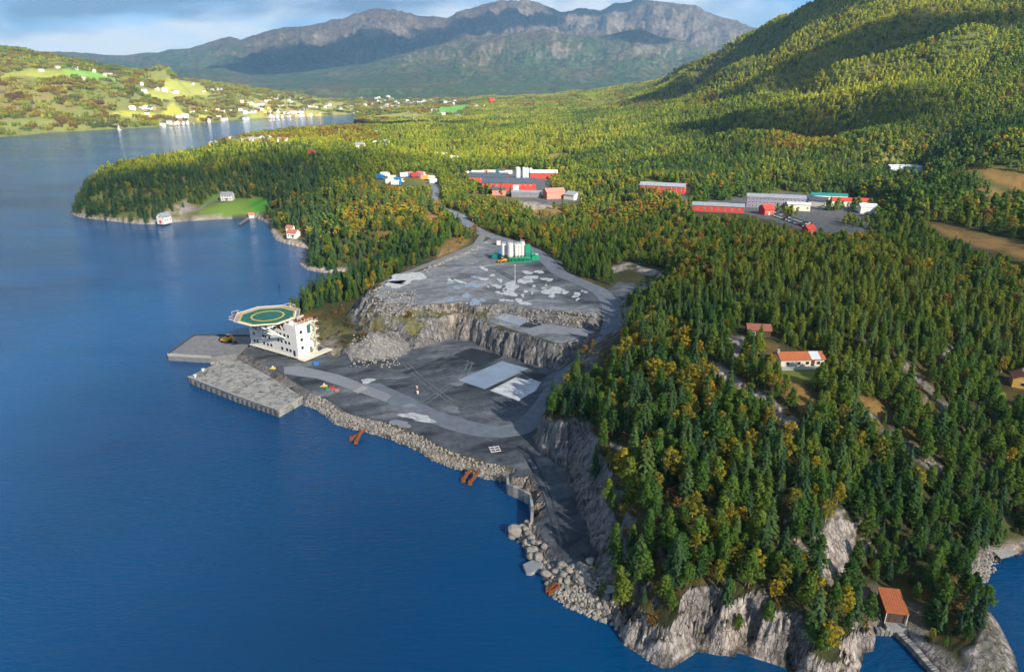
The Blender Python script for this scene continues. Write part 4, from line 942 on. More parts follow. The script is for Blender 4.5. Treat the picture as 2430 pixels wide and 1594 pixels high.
for X, Y, w, h, rot in [(1000, 920, 110, 60, -10), (950, 1020, 110, 40, 25), (1220, 835, 100, 35, 20), (1310, 780, 110, 30, 12), (1680, 985, 160, 40, -8), (1850, 1010, 60, 16, -18), (1260, 700, 70, 28, 5), (1450, 690, 80, 20, 15), (1540, 800, 60, 20, 10), (1620, 815, 40, 20, -20), (830, 820, 40, 25, 20),
                       (720, 740, 35, 18, 0), (750, 900, 40, 16, 10), (810, 925, 50, 16, 5), (1240, 995, 38, 12, 0), (1190, 1060, 28, 16, 0), (1650, 1065, 45, 22, -20), (2045, 1040, 50, 24, 0), (2170, 995, 50, 18, -25), (1130, 1135, 45, 22, -15), (1230, 1180, 70, 18, -22), (580, 640, 50, 32, 25),
                       (570, 800, 60, 18, 5), (170, 830, 45, 40, 40), (60, 810, 40, 25, 0), (870, 1130, 40, 12, 0), (970, 1135, 55, 10, -5), (2000, 1075, 30, 12, -30), (2050, 1120, 22, 14, -20), (1370, 910, 22, 16, 0), (1520, 945, 28, 8, 0), (1340, 1020, 16, 14, 0), (920, 965, 16, 10, 0), (700, 885, 16, 14, 40), (650, 920, 18, 10, 20), (860, 1000, 20, 12, 15), (1440, 540, 45, 14, 0), (1560, 900, 22, 10, 0)]:
    u, v = q2(X, Y); x, y = W(u, v, ZP + .25); blob('pale_slurry_patch', x, y, w / 6.611 / 4.9, h / 6.611 / 4.9 / .245 * .9, ZP + .12, 'pad_white', seed=_k, rot=R(rot)); _k += 1
for X, Y, w, h in [(450, 770, 70, 18), (390, 900, 110, 30), (300, 1065, 60, 30), (60, 1130, 50, 22), (440, 1165, 80, 36), (150, 930, 70, 20), (40, 855, 40, 25), (560, 1130, 40, 18)]:
    u, v = q2(X, Y); x, y = W(u, v, ZP + .2); blob('rain_puddle', x, y, w / 6.611 / 4.9, h / 6.611 / 4.9 / .245 * .8, ZP + .1, 'pad_blue', seed=_k); _k += 1
for X, Y, w, h, m in [(470, 460, 120, 30, 'pad_white'), (400, 500, 70, 16, 'pad_white')]:
    u, v = q5(X, Y); x, y = W(u, v, ZP + .2); blob('pale_slurry_patch', x, y, w / 2.89 / 4.9, h / 2.89 / 4.9 / .25, ZP + .14, m, seed=_k); _k += 1
for X, Y, w, h, m in [(1280, 480, 150, 26, 'pad_white'), (1100, 545, 90, 22, 'strip'), (760, 100, 70, 20, 'pad_white'), (1200, 360, 60, 14, 'strip'), (1640, 400, 90, 20, 'concrete2'), (1700, 130, 60, 22, 'concrete2')]:
    u, v = q9(X, Y); x, y = W(u, v, ZF + .15); blob('pale_slurry_patch', x, y, w / 4.407 / 6.6, h / 4.407 / 6.6 / .38, ZF + .06, m, seed=_k, rot=-.35); _k += 1

# wheel tracks left by trucks on the yard and the plateau
M['dust'] = pm('dusty_wheel_track', (.098, .107, .120), .95, .3, .8, c2=(.066, .074, .085)); M['wet'] = pm('dark_wheel_track', (.030, .035, .042), .8, .3, .8)
for zt, mat, pix in [(ZF, 'dust', [(880, 900), (960, 880), (1050, 850), (1090, 825)]), (ZF, 'wet', [(850, 905), (940, 905), (1040, 890), (1120, 850)]), (ZF, 'dust', [(1000, 960), (1060, 920), (1110, 880), (1120, 845)]), (ZF, 'dust', [(1260, 1000), (1180, 1000), (1080, 960), (1000, 900), (960, 860)]), (ZF, 'wet', [(1240, 1060), (1270, 1110), (1300, 1180), (1320, 1250), (1340, 1310)]),
                         (ZP, 'dust', [(930, 695), (1010, 690), (1100, 670), (1200, 640)]), (ZP, 'dust', [(960, 715), (1080, 700), (1200, 690), (1330, 700), (1400, 690)]), (ZP, 'wet', [(1180, 640), (1230, 670), (1300, 690), (1400, 720)]), (ZP, 'dust', [(1010, 660), (1100, 640), (1190, 600)])]:
    for off in (-.85, .85):
        P3 = [W(u, v, zt) for u, v in pix]; Q = []
        for i, p in enumerate(P3):
            a_, b_ = P3[max(0, i - 1)], P3[min(len(P3) - 1, i + 1)]; tx, ty = b_[0] - a_[0], b_[1] - a_[1]; l = math.hypot(tx, ty); Q.append((p[0] - ty / l * off, p[1] + tx / l * off, zt))
        ribbon('wheel_track', Q, .33, mat, .035)
# quay and pier --------------------------------------------------------------
def quay_mat():
    s = NT('cracked_quay_concrete'); P = s.pos(); n = s.noise(P, .35, 7, .7); c = s.noise(s.mapping(P, (1, 1, 1), (0, 0, R(30))), .16, 5, .6, .5)
    crack = s.ramp(s.math('ABSOLUTE', s.math('SUBTRACT', c, .5)), [(.004, .30), (.02, 1)])
    edge = s.ramp(n, [(.34, (.075, .072, .068)), (.47, (.24, .235, .22)), (.7, (.34, .33, .305))])
    s.out(s.mix(1.0, edge, crack, 'MULTIPLY'), .9, s.bump(n, .3, .1)); return s.m
M['quay'] = quay_mat()
def quay():
    e = thing('concrete_quay', 'cracked pale concrete quay slab jutting into the water below the white block', 'quay', (0, 0, 0))
    P = [W(u, v, 2.5) for u, v in [(447, 894), (500, 868), (556, 849), (640, 893), (718, 941), (661, 973), (560, 938)]]
    B().prism(P, -4, 2.5).build('slab', 'quay', e)
    a, b2, c2, d2 = P[0], P[6], P[5], P[4]
    rim = B()
    for p, q in ((a, b2), (b2, c2), (c2, d2)): rim.bar((*p, 2.62), (*q, 2.62), .6, .35)
    rim.build('kerb', 'concrete', e)
    for i, (p, q) in enumerate(((a, b2), (b2, c2))):
        n = 9
        for k in range(n):
            t = (k + .5) / n; x, y = p[0] + (q[0] - p[0]) * t, p[1] + (q[1] - p[1]) * t; dx, dy = q[1] - p[1], -(q[0] - p[0]); l = math.hypot(dx, dy); sg = -1 if dx * (x + 90) + dy * (y - 220) < 0 else 1
            B().cyl(x + sg * dx / l * .2, y + sg * dy / l * .2, -1.0, 1.9, .24, n=8).build('fender', 'tarmac', e)
    for u, v in ((482, 879), (463, 893)):
        x, y = W(u, v, 2.6); B().cyl(x, y, 2.5, 3.1, .45, .35, 10).cyl(x, y, 3.1, 3.3, .6, n=10).build('bollard', 'white', e)
    # joints between the cast bays
    for t in (.25, .5, .75):
        p = [P[0][i] + (P[5][i] - P[0][i]) * t for i in (0, 1)]; q = [P[2][i] + (P[4][i] - P[2][i]) * t for i in (0, 1)]; B().bar((*p, 2.5), (*q, 2.5), .25, .03).build('joint', 'tarmac', e)
quay()
def pier():
    e = thing('concrete_pier', 'dark concrete pier with the yellow digger, left of the white block', 'pier', (0, 0, 0))
    P = [W(u, v, 2.5) for u, v in [(398, 841), (461, 796), (592, 797), (600, 812), (560, 840), (500, 847)]]
    B().prism(P, -4, 2.5).build('slab', 'concrete2', e)
    rim = B().bar((*P[0], 2.45), (*P[5], 2.45), .5, 1.0); rim.build('edge_beam', 'concrete', e)
    B().bar((*P[0], 2.7), (*P[1], 2.7), .4, .5).bar((*P[1], 2.7), (*P[2], 2.7), .4, .5).build('kerb', 'tarmac', e)
pier()

# boulders -------------------------------------------------------------------
def rock_mesh(seed, sub=1):
    bm = bmesh.new(); bmesh.ops.create_icosphere(bm, subdivisions=sub, radius=.5); g = np.random.default_rng(seed)
    pl = g.normal(size=(9, 3)); pl /= np.linalg.norm(pl, axis=1, keepdims=True); off = g.uniform(.30, .46, 9)
    for v in bm.verts:
        for _ in range(2):
            for p, o in zip(pl, off):
                dd = v.co.dot(Vector(p)) - o
                if dd > 0: v.co -= Vector(p) * dd
        v.co *= g.uniform(.95, 1.08)
    me = bpy.data.meshes.new('boulder'); bm.to_mesh(me); bm.free(); me.materials.append(M['stone']); return me
ROCKM = [rock_mesh(i, 2) for i in range(6)]
def boulder(x, y, sc, label, group=None, zoff=.25, name='boulder', seed=0):
    g = np.random.default_rng(int(seed * 31 + 5)); o = bpy.data.objects.new(name, ROCKM[int(seed) % 6]); COL.objects.link(o)
    o.scale = (sc * g.uniform(.85, 1.3), sc * g.uniform(.8, 1.1), sc * g.uniform(.6, .85)); o.rotation_euler = (g.uniform(-.3, .3), g.uniform(-.3, .3), g.uniform(0, 6.28))
    o.location = (x, y, max(g1(x, y), -.2) + sc * zoff); tag(o, label, 'boulder', group); return o
def rock_pile():
    base = [[(v.co.x, v.co.y, v.co.z) for v in rock_mesh(50 + i, 1).vertices] for i in range(6)]; faces = [tuple(p.vertices) for p in rock_mesh(50, 1).polygons]
    base = [np.array(b) for b in base]; faces = np.array(faces)
    V, Fc, o = [], [], 0
    def put(x, y, z, s):
        nonlocal o
        b = base[rng.integers(6)]; a = rng.uniform(0, 6.28); Rz = np.array([[math.cos(a), -math.sin(a), 0], [math.sin(a), math.cos(a), 0], [0, 0, 1]])
        v = (b * (rng.uniform(.8, 1.35, 3) * s * [1, 1, .8])) @ Rz.T + [x, y, z]; V.append(v); Fc.append(faces + o); o += len(v)
    # riprap along the quarry shore: pixel line of the waterline
    line = [W(u, v, 0) for u, v, s in near if 714 <= u <= 1212 and 940 < v < 1160 and s < .9]
    L_ = np.r_[0, np.cumsum(np.hypot(*np.diff(np.array(line), axis=0).T))]
    def along(s): return np.interp(s, L_, [p[0] for p in line]), np.interp(s, L_, [p[1] for p in line])
    cen = np.array(W(1100, 980, 3))
    for s in np.arange(0, L_[-1], .30):
        for k in range(4):
            x, y = along(s + rng.uniform(-.4, .4)); x2, y2 = along(s + 1.0); tx, ty = x2 - x, y2 - y; l = math.hypot(tx, ty) + 1e-6; nx, ny = -ty / l, tx / l
            if (cen[0] - x) * nx + (cen[1] - y) * ny < 0: nx, ny = -nx, -ny
            t = rng.uniform(-.2, 3.3); X, Y = x + nx * t, y + ny * t; put(X, Y, max(g1(X, Y), -.1) + .1, rng.uniform(.35, .85) * (1.0 if rng.random() < .9 else 1.5))
    for (ax, ay), (bx, by), n, s0, s1 in (((1255, 1245), (1400, 1400), 520, .5, 1.3), ((1300, 1390), (1450, 1470), 330, .5, 1.2)):
        for _ in range(n):
            t = rng.random(); u = ax + (bx - ax) * t + rng.normal() * 16; v = ay + (by - ay) * t + rng.normal() * 16; X, Y = W(u, v, 1.0); z = g1(X, Y)
            if -.6 < z < 4 and sdist(np.array([X]), np.array([Y]), P_floor)[0][0] < -.3: put(X, Y, max(z, -.1) + .15, rng.uniform(s0, s1))
    for _ in range(900):      # below the plateau's edge, bench slope and heap
        u, v = rng.choice(4), 0
        if u == 0: X, Y = W(*[(1184 + 232 * (t := rng.random())), 735 + 18 * t + rng.uniform(0, 16)], 13.5)
        elif u == 1: X, Y, _z = hit(rng.uniform(860, 990), rng.uniform(690, 750))
        elif u == 2: X, Y, _z = hit(rng.uniform(830, 950), rng.uniform(795, 872))
        else: X, Y = W(rng.uniform(1470, 1530), rng.uniform(715, 760), 15)
        z = g1(X, Y)
        if z > .5: put(X, Y, z + .1, rng.uniform(.4, 1.1))
    for _ in range(200):
        X, Y = W(rng.uniform(500, 560), rng.uniform(838, 862), 1.0); put(X, Y, max(g1(X, Y), 0) + .4, rng.uniform(.6, 1.4))
    for _ in range(260):
        t = rng.random(); u = 2352 - 45 * t + rng.normal() * 9; v = 1330 + 70 * t + rng.normal() * 9; X, Y = W(u, v, .8); z = g1(X, Y)
        if z > -.8: put(X, Y, max(z, -.1) + .1, rng.uniform(.4, .9))
    for _ in range(240):      # rubble shoulder of the shore track
        t = rng.random(); u = 1135 - 250 * t; v = 588 + 100 * t + rng.normal() * 2.2; X, Y = W(u, v, 15.2); put(X, Y, g1(X, Y) + .1, rng.uniform(.5, 1.1))
    V = np.concatenate(V); Fc = np.concatenate(Fc); me = bpy.data.meshes.new('riprap_stones'); me.from_pydata(V.tolist(), [], Fc.tolist()); me.materials.append(M['stone'])
    ob = bpy.data.objects.new('riprap_stones', me); COL.objects.link(ob); ob['kind'] = 'stuff'; ob['label'] = 'pale broken stones heaped along the quarry shore and banks'; ob['category'] = 'stones'
rock_pile()
_s = 0
for X, Y, sc in [(370, 720, 3.6), (330, 760, 2.2), (550, 620, 2.0), (470, 690, 1.7), (520, 740, 1.9), (560, 800, 2.1), (600, 860, 1.8), (520, 880, 2.0), (640, 930, 2.0), (700, 960, 1.6), (590, 1010, 2.2), (780, 1030, 1.7), (600, 1080, 2.8), (710, 1125, 2.6), (650, 1000, 1.5), (1030, 1300, 2.6), (950, 1330, 1.6), (810, 1330, 3.0),
                 (1130, 1380, 1.9), (1060, 1400, 1.8), (1200, 1330, 1.5), (1280, 1350, 1.7), (850, 1440, 2.0), (960, 1500, 1.8), (1100, 1480, 1.7), (1240, 1480, 2.0), (1350, 1420, 1.7), (1420, 1360, 2.1), (1010, 1440, 1.6), (1300, 1530, 1.8)]:
    x, y = W(*q7(X, Y), .8)
    lab = {0: 'big pale boulder standing in the water off the retaining wall', 1: 'smaller boulder leaning on the big one in the water', 13: 'round white boulder on the flat concrete slab', 15: 'round pale boulder in the gap of the stone bank', 17: 'blue-grey boulder at the water beside the flat slab'}.get(_s)
    boulder(x, y, sc, lab or 'pale grey boulder in the stone bank below the headland', None if lab else 'boulders of the stone bank below the headland', seed=_s); _s += 1
for k in range(13):
    X = 520 + 46 * k; Y = [655, 652, 648, 646, 650, 642, 636, 634, 634, 637, 641, 646, 652][k]
    x, y = W(*q5(X, Y), ZP + .3); o = boulder(x, y, 1.1, 'white marker stone in the row along the pit edge', 'white stones along the pit edge', seed=70 + k, name='marker_stone'); o.active_material; _s += 1
# ------------------------------------------------------------------ white block with the helicopter deck
def accommodation_block():
    ox, oy = W(597, 822, 3.0); e = thing('accommodation_block', 'rust-streaked white offshore living block carrying a green helicopter deck', 'building', (ox, oy, ZF + .1), math.atan2(-.529, .849))
    h = B().box(0, 26.8, 0, 8.6, 1.1, 10.2); h.box(20.6, 26.8, .02, 8.62, 10.2, 13.2); h.build('hull', 'rustwhite', e, .06)
    B().box(-.4, 27.2, -.5, 9.0, .55, 1.1).build('base_frame', 'cream', e, .05)
    for x in (1.5, 8, 14.5, 21, 26):
        for y in (.3, 8.2): B().box(x - .5, x + .5, y - .5, y + .5, -.3, .55).build('foot', 'concrete2', e)
    B().box(27.2, 30.2, -.6, 13.5, .3, .62).build('end_platform', 'cream', e)
    fr = B().box(-.66, .66, -.07, .0, -.66, .66, 0).box(-.55, .55, -.1, -.06, -.55, .55, 1); wm = fr.build('window', ['white', 'dark_glass'], e); wm.location = (2.6, 0, 3.0); me = wm.data
    rows = {3.0: (4.3, 8.1, 10.2, 12.2, 18.3, 21.0, 22.8), 5.9: (2.6, 8.0, 9.3, 11.6, 16.6, 18.4, 20.7, 22.6), 8.6: (2.5, 4.2, 7.2, 9.2, 16.4, 18.2, 20.4, 22.3)}
    for z, xs in rows.items():
        for x in xs: dupe(me, 'window', e, (x, 0, z))
    for z in (4.2, 7.4, 10.4): dupe(me, 'window', e, (26.8, 2.2, z), R(90))
    B().box(26.8, 26.95, 5.2, 6.7, 9.0, 12.2).build('green_panel', 'green_deck', e)
    d = B().box(24.2, 25.3, -.08, .02, 1.1, 3.4, 0); d.build('door', 'dark_glass', e)
    B().box(26.78, 26.9, 5.6, 6.8, 1.1, 3.4).build('door', 'concrete2', e)
    # helicopter deck
    cx, cy, zd = 11.1, .8, 14.3
    def octo(r, rot=R(22.5)): return [(cx + r * math.cos(rot + k * math.pi / 4), cy + r * math.sin(rot + k * math.pi / 4)) for k in range(8)]
    dk = B().prism(octo(10.6), zd - .55, zd).build('helideck', 'green_deck', e)
    B().ring(octo(10.55), octo(10.05), zd + .07, zd + .07).build('edge_line', 'yellow', dk)
    def circ(r, n=40): return [(cx + r * math.cos(6.2832 * k / n), cy + r * math.sin(6.2832 * k / n)) for k in range(n)]
    B().ring(circ(6.1), circ(5.5), zd + .07, zd + .07).build('landing_circle', 'yellow', dk)
    B().ring(octo(11.0), octo(10.6), zd - .3, zd + .02).build('edge_beam', 'cream', dk)
    B().ring(octo(12.4), octo(11.0), zd + .25, zd - .35).build('safety_net', 'net', dk)
    o8 = octo(11.9)
    for k in range(8):
        p, q = octo(12.45)[k], octo(12.45)[(k + 1) % 8]; B().bar((*p, zd + .3), (*q, zd + .3), .18, .14).build('net_rail', 'cream', dk)
    # trusses that carry the deck
    t = B()
    for y in (-5.5, .2, 8.4):
        t.bar((1.0, y, zd - .75), (21.2, y, zd - .75), .45, .4)
        for k in range(6):
            x0 = 2.2 + k * 3.4; 
            if y >= 0: t.bar((x0, y, 10.2), (x0 + 1.7, y, zd - .7), .28).bar((x0 + 1.7, y, zd - .7), (x0 + 3.4, y, 10.2), .28)
    for x in (3.2, 9.8, 16.2, 20.6): t.bar((x, -7.5, zd - .6), (x, 9.5, zd - .6), .4, .4)
    t.build('deck_truss', 'white', e)
    for x0, x1 in ((3.2, 5.2), (9.8, 13.6), (16.2, 19.2), (20.6, 20.7)):
        B().bar((x0, -7.2, zd - .7), (x1, -.1, 7.4), .42).build('brace', 'white', e)
    B().box(5, 19, .6, 8.0, 10.2, 12.4).build('roof_plant', 'rust', e)
    for x, y, s_ in ((20.8, 11.5, 1), (21.8, 8.6, 1)): pass
    # fire monitor platforms at the deck's rim
    for a, nm in ((R(100), 'back'), (R(200), 'left')):
        px, py = cx + 12.6 * math.cos(a), cy + 12.6 * math.sin(a); m = B().box(px - 1.8, px + 1.8, py - 1.3, py + 1.3, zd - .5, zd - .3); pl = m.build('monitor_platform', 'red_net', e)
        r_ = B()
        for sx in (-1.75, 1.75):
            r_.bar((px + sx, py - 1.25, zd + .7), (px + sx, py + 1.25, zd + .7), .1)
            for sy in (-1.2, 1.2): r_.bar((px + sx, py + sy, zd - .3), (px + sx, py + sy, zd + .7), .09)
        r_.bar((px - 1.75, py + 1.25, zd + .7), (px + 1.75, py + 1.25, zd + .7), .1); r_.build('railing', 'white', pl); B().cyl(px, py, zd - .3, zd + .6, .3, n=8).bar((px - .2, py, zd + .7), (px + 1.0, py - .4, zd + 1.1), .3).build('fire_monitor', 'yellow', pl)
    gx, gy = cx + 12.2 * math.cos(R(212)), cy + 12.2 * math.sin(R(212)); gw = B().box(gx - 2.6, gx + 2.2, gy - 1.0, gy + 1.0, zd - 1.6, zd - 1.35); gp = gw.build('access_platform', 'red_net', e)
    B().bar((gx - 2.6, gy - 1.0, zd - .6), (gx + 2.2, gy - 1.0, zd - .6), .1).bar((gx - 2.6, gy - 1, zd - .6), (gx - 2.6, gy + 1, zd - .6), .1).bar((gx - 2.6, gy - 1.05, zd - 1.45), (gx + 2.2, gy - 1.05, zd - 1.45), .2, .35).build('railing', 'white', gp)
    # walkway and tower top on the right
    wk = B().box(20.8, 26.6, 3.2, 4.8, 13.75, 13.95).build('walkway', 'rust', e)
    r_ = B()
    for x in (21, 22.8, 24.6, 26.5):
        for y in (3.2, 4.8): r_.bar((x, y, 13.95), (x, y, 15.0), .1)
    for y in (3.2, 4.8): r_.bar((20.8, y, 15.0), (26.6, y, 15.0), .1)
    r_.build('railing', 'cream', wk)
    B().cyl(22.4, 1.8, 13.2, 14.0, .9, n=14).cyl(22.4, 1.8, 14.0, 14.15, 1.15, .7, 14).build('vent_cowl', 'white', e); B().box(23.6, 26.2, 5.4, 8.0, 13.2, 14.6).build('winch_house', 'rust', e)
    rl = B()
    for y in (.2, 2.3, 4.4, 6.5, 8.5): rl.bar((26.7, y, 13.2), (26.7, y, 14.3), .09)
    rl.bar((26.7, .2, 14.3), (26.7, 8.5, 14.3), .09).bar((26.7, .2, 13.8), (26.7, 8.5, 13.8), .07); rl.build('roof_railing', 'cream', e)
    # outside stairs on the far corner
    st = B()
    for k in range(4):
        z0 = 1.2 + k * 3.0; st.box(27.0, 28.6, 7.4, 9.4, z0 + 2.8, z0 + 2.95); a, b_ = ((6.0, 8.6) if k % 2 == 0 else (8.6, 6.0)); st.bar((27.8, a, z0), (27.8, b_, z0 + 2.9), .9, .16); st.bar((28.3, a, z0 + 1.0), (28.3, b_, z0 + 3.9), .08)
        st.bar((28.6, 7.4, z0 + 3.9), (28.6, 9.4, z0 + 3.9), .09).bar((28.6, 7.4, z0 + 2.9), (28.6, 7.4, z0 + 3.9), .09)
    st.bar((28.5, 7.5, .6), (28.5, 7.5, 13.5), .16)
    st.build('outside_stairs', 'cream', e)
    LM.append((ox + 20, oy, 'the white living block'))
accommodation_block()

def wheel_loader(name, label, x, y, z, rz, s=1.0, digger=False):
    e = thing(name, label, 'digger' if digger else 'loader', (x, y, z), rz); e.scale = (s, s, s)
    if digger:
        for sy in (-1.0, 1.0): B().box(-1.8, 1.8, sy - .3, sy + .3, 0, .85).build('track', 'black', e, .15)
        B().box(-1.9, 1.5, -1.25, 1.25, .95, 1.9).build('body', 'machine', e, .12); cb = B().box(.0, 1.4, .1, 1.2, 1.9, 3.2).build('cab', 'machine', e, .1)
        B().box(.1, 1.45, .06, 1.24, 2.3, 3.0).build('window', 'dark_glass', cb); B().box(-.1, 1.5, 0, 1.3, 3.2, 3.35).build('cab_roof', 'white', cb)
        B().bar((1.3, -.3, 1.6), (3.3, -.3, 3.6), .4, .55).build('boom', 'machine', e); B().bar((3.2, -.3, 3.5), (4.6, -.3, 1.4), .35, .45).build('dipper_arm', 'machine', e)
        B().add([(4.2, -.8, 1.4), (5.0, -.8, 1.2), (4.9, -.8, .35), (4.1, -.8, .5), (4.2, .2, 1.4), (5.0, .2, 1.2), (4.9, .2, .35), (4.1, .2, .5)], [(0, 1, 2, 3), (7, 6, 5, 4), (0, 4, 5, 1), (2, 6, 7, 3), (3, 7, 4, 0)]).build('bucket', 'rust', e)
    else:
        for sx in (-1.3, 1.4):
            for sy in (-1.05, 1.05): w = B().wheel(sx, sy, .72, .72, .5).build('wheel', 'black', e); B().wheel(sx, sy * 1.02, .72, .34, .54).build('rim', 'machine', w)
        B().box(-2.5, -.2, -.95, .95, .8, 1.95).build('body', 'machine', e, .1); B().box(-.2, 2.0, -.5, .5, .7, 1.3).build('front_frame', 'machine', e); cb = B().box(-.5, .8, -.75, .75, 1.3, 2.9).build('cab', 'machine', e, .08)
        B().box(-.4, .86, -.8, .8, 1.9, 2.7).build('window', 'dark_glass', cb); B().bar((.9, -.55, 1.5), (3.0, -.55, .7), .25, .35).bar((.9, .55, 1.5), (3.0, .55, .7), .25, .35).build('lift_arm', 'machine', e)
        B().add([(2.8, -1.35, 1.1), (3.9, -1.35, .15), (2.9, -1.35, .1), (2.8, 1.35, 1.1), (3.9, 1.35, .15), (2.9, 1.35, .1)], [(0, 1, 2), (5, 4, 3), (1, 4, 5, 2), (2, 5, 3, 0)]).build('bucket', 'rust', e)
x, y = W(538, 812, 2.5); wheel_loader('digger', 'yellow tracked digger parked on the dark concrete pier', x, y, 2.5, R(-20), 1.0, True)

def concrete_plant():
    bx, by = W(1228, 621, ZP); z = ZP + .1
    e = thing('concrete_plant', 'green concrete mixing plant with white silos on the upper plateau', 'plant', (bx, by, z), R(6)); e.scale = (1, 1, .9)
    def silo(x, y, r, z0, z1, mat='white'):
        s = B().cyl(x, y, z0, z1, r, n=18).cyl(x, y, z1, z1 + .45, r, r * .35, 18).cyl(x, y, z0 - 1.5, z0, r * .25, r, 18).build('silo', mat, e); b = B()
        for k in range(4):
            a = k * 1.5708 + .78; px, py = x + r * .85 * math.cos(a), y + r * .85 * math.sin(a); b.bar((px, py, -.1), (px, py, z0 + .3), .2)
        b.build('silo_leg', 'green', s); f = B()
        for k in range(8):
            a = k * .7854; f.bar((x + r * .8 * math.cos(a), y + r * .8 * math.sin(a), z1 + .2), (x + r * .8 * math.cos(a), y + r * .8 * math.sin(a), z1 + 1.2), .06)
            a2 = a + .7854; f.bar((x + r * .8 * math.cos(a), y + r * .8 * math.sin(a), z1 + 1.2), (x + r * .8 * math.cos(a2), y + r * .8 * math.sin(a2), z1 + 1.2), .06)
        f.build('top_railing', 'aluminium', s)
    silo(-6.6, 3.2, 1.35, 3.4, 9.0, 'aluminium'); silo(-3.6, 0, 1.5, 3.2, 10.2); silo(-.6, 1.2, .95, 3.2, 9.2); silo(1.0, 1.5, 1.0, 3.2, 9.4); silo(2.7, 1.8, 1.2, 3.2, 10.4)
    B().box(3.9, 6.6, .2, 3.2, .9, 9.0).build('mixer_tower', 'green', e, .06); B().box(4.1, 6.4, 0.0, .2, 3.0, 5.0).build('hatch', 'teal', e)
    b = B()
    for x_ in (-2.5, -.5, 1.5, 3.6):
        b.add([(x_ - .9, -1.6, 2.4), (x_ + .9, -1.6, 2.4), (x_ + .9, .2, 2.4), (x_ - .9, .2, 2.4), (x_ - .3, -1.0, .8), (x_ + .3, -1.0, .8), (x_ + .3, -.4, .8), (x_ - .3, -.4, .8)], [(0, 1, 5, 4), (1, 2, 6, 5), (2, 3, 7, 6), (3, 0, 4, 7), (4, 5, 6, 7)])
    b.build('hopper', 'green', e); f = B().bar((-4, -1.8, .3), (6.8, -1.8, .3), .3, .5).bar((-4, .4, .3), (6.8, .4, .3), .3, .5)
    for x_ in (-4, -1.5, .5, 2.6, 6.8): f.bar((x_, -1.8, -.1), (x_, -1.8, 2.5), .22)
    f.bar((-4, -1.8, 2.5), (6.8, -1.8, 2.5), .25); f.build('frame', 'green', e); B().box(7.4, 11.0, .6, 3.6, 0, 2.9).build('pump_house', 'green', e, .05); B().bar((6.5, .5, 6.5), (9.4, 2.2, 2.9), .7, .5).build('conveyor', 'green', e)
    LM.append((bx, by, 'the concrete plant'))
    def loose(nm, lab, cat, X, Y, sx, sy, sz, mat, rz=0):
        u, v = q2(X, Y); px, py = W(u, v, ZP); t = thing(nm, lab, cat, (px, py, g1(px, py)), R(rz)); B().box(-sx / 2, sx / 2, -sy / 2, sy / 2, .12, sz).build('body', mat, t, .04); r_ = B()
        n = int(sx / .45)
        for k in range(n): xx = -sx / 2 + (k + .5) * sx / n; r_.box(xx - .09, xx + .09, -sy / 2 - .05, -sy / 2 + .01, .25, sz - .2)
        r_.build('rib', mat, t); B().box(-sx / 2, sx / 2, -sy / 2 + .1, sy / 2 - .1, 0, .12).build('skid', 'black', t); B().box(-sx / 2 - .03, sx / 2 + .03, -sy / 2 - .03, sy / 2 + .03, sz, sz + .08).build('roof', mat, t)
    loose('site_cabin', 'small white site cabin at the right end of the concrete plant', 'cabin', 1385, 500, 3.0, 2.4, 2.4, 'white', 10); loose('shipping_container', 'teal container left of the concrete plant silos', 'container', 780, 490, 4.2, 2.4, 2.5, 'teal', -8)
    loose('shipping_container', 'blue container behind the yellow loader at the plant', 'container', 865, 425, 3.6, 2.3, 2.2, 'blue', 6); loose('site_cabin', 'lone white box behind the concrete plant by the road', 'cabin', 815, 275, 2.2, 2.0, 2.2, 'white', 0)
    u, v = q2(875, 545); px, py = W(u, v, ZP); wheel_loader('wheel_loader', 'yellow wheel loader in front of the concrete plant', px, py, g1(px, py), R(200), .85)
    u, v = q2(1072, 868); px, py = W(u, v, ZP); t = thing('light_mast', 'thin white light mast on the upper plateau', 'mast', (px, py, g1(px, py))); B().cyl(0, 0, 0, 8.2, .13, .07, 8).build('pole', 'white', t); B().bar((-.5, 0, 8.2), (.5, 0, 8.2), .25, .18).build('lamp_head', 'aluminium', t); B().box(-.4, .4, -.4, .4, -.1, .3).build('footing', 'concrete', t)
concrete_plant()

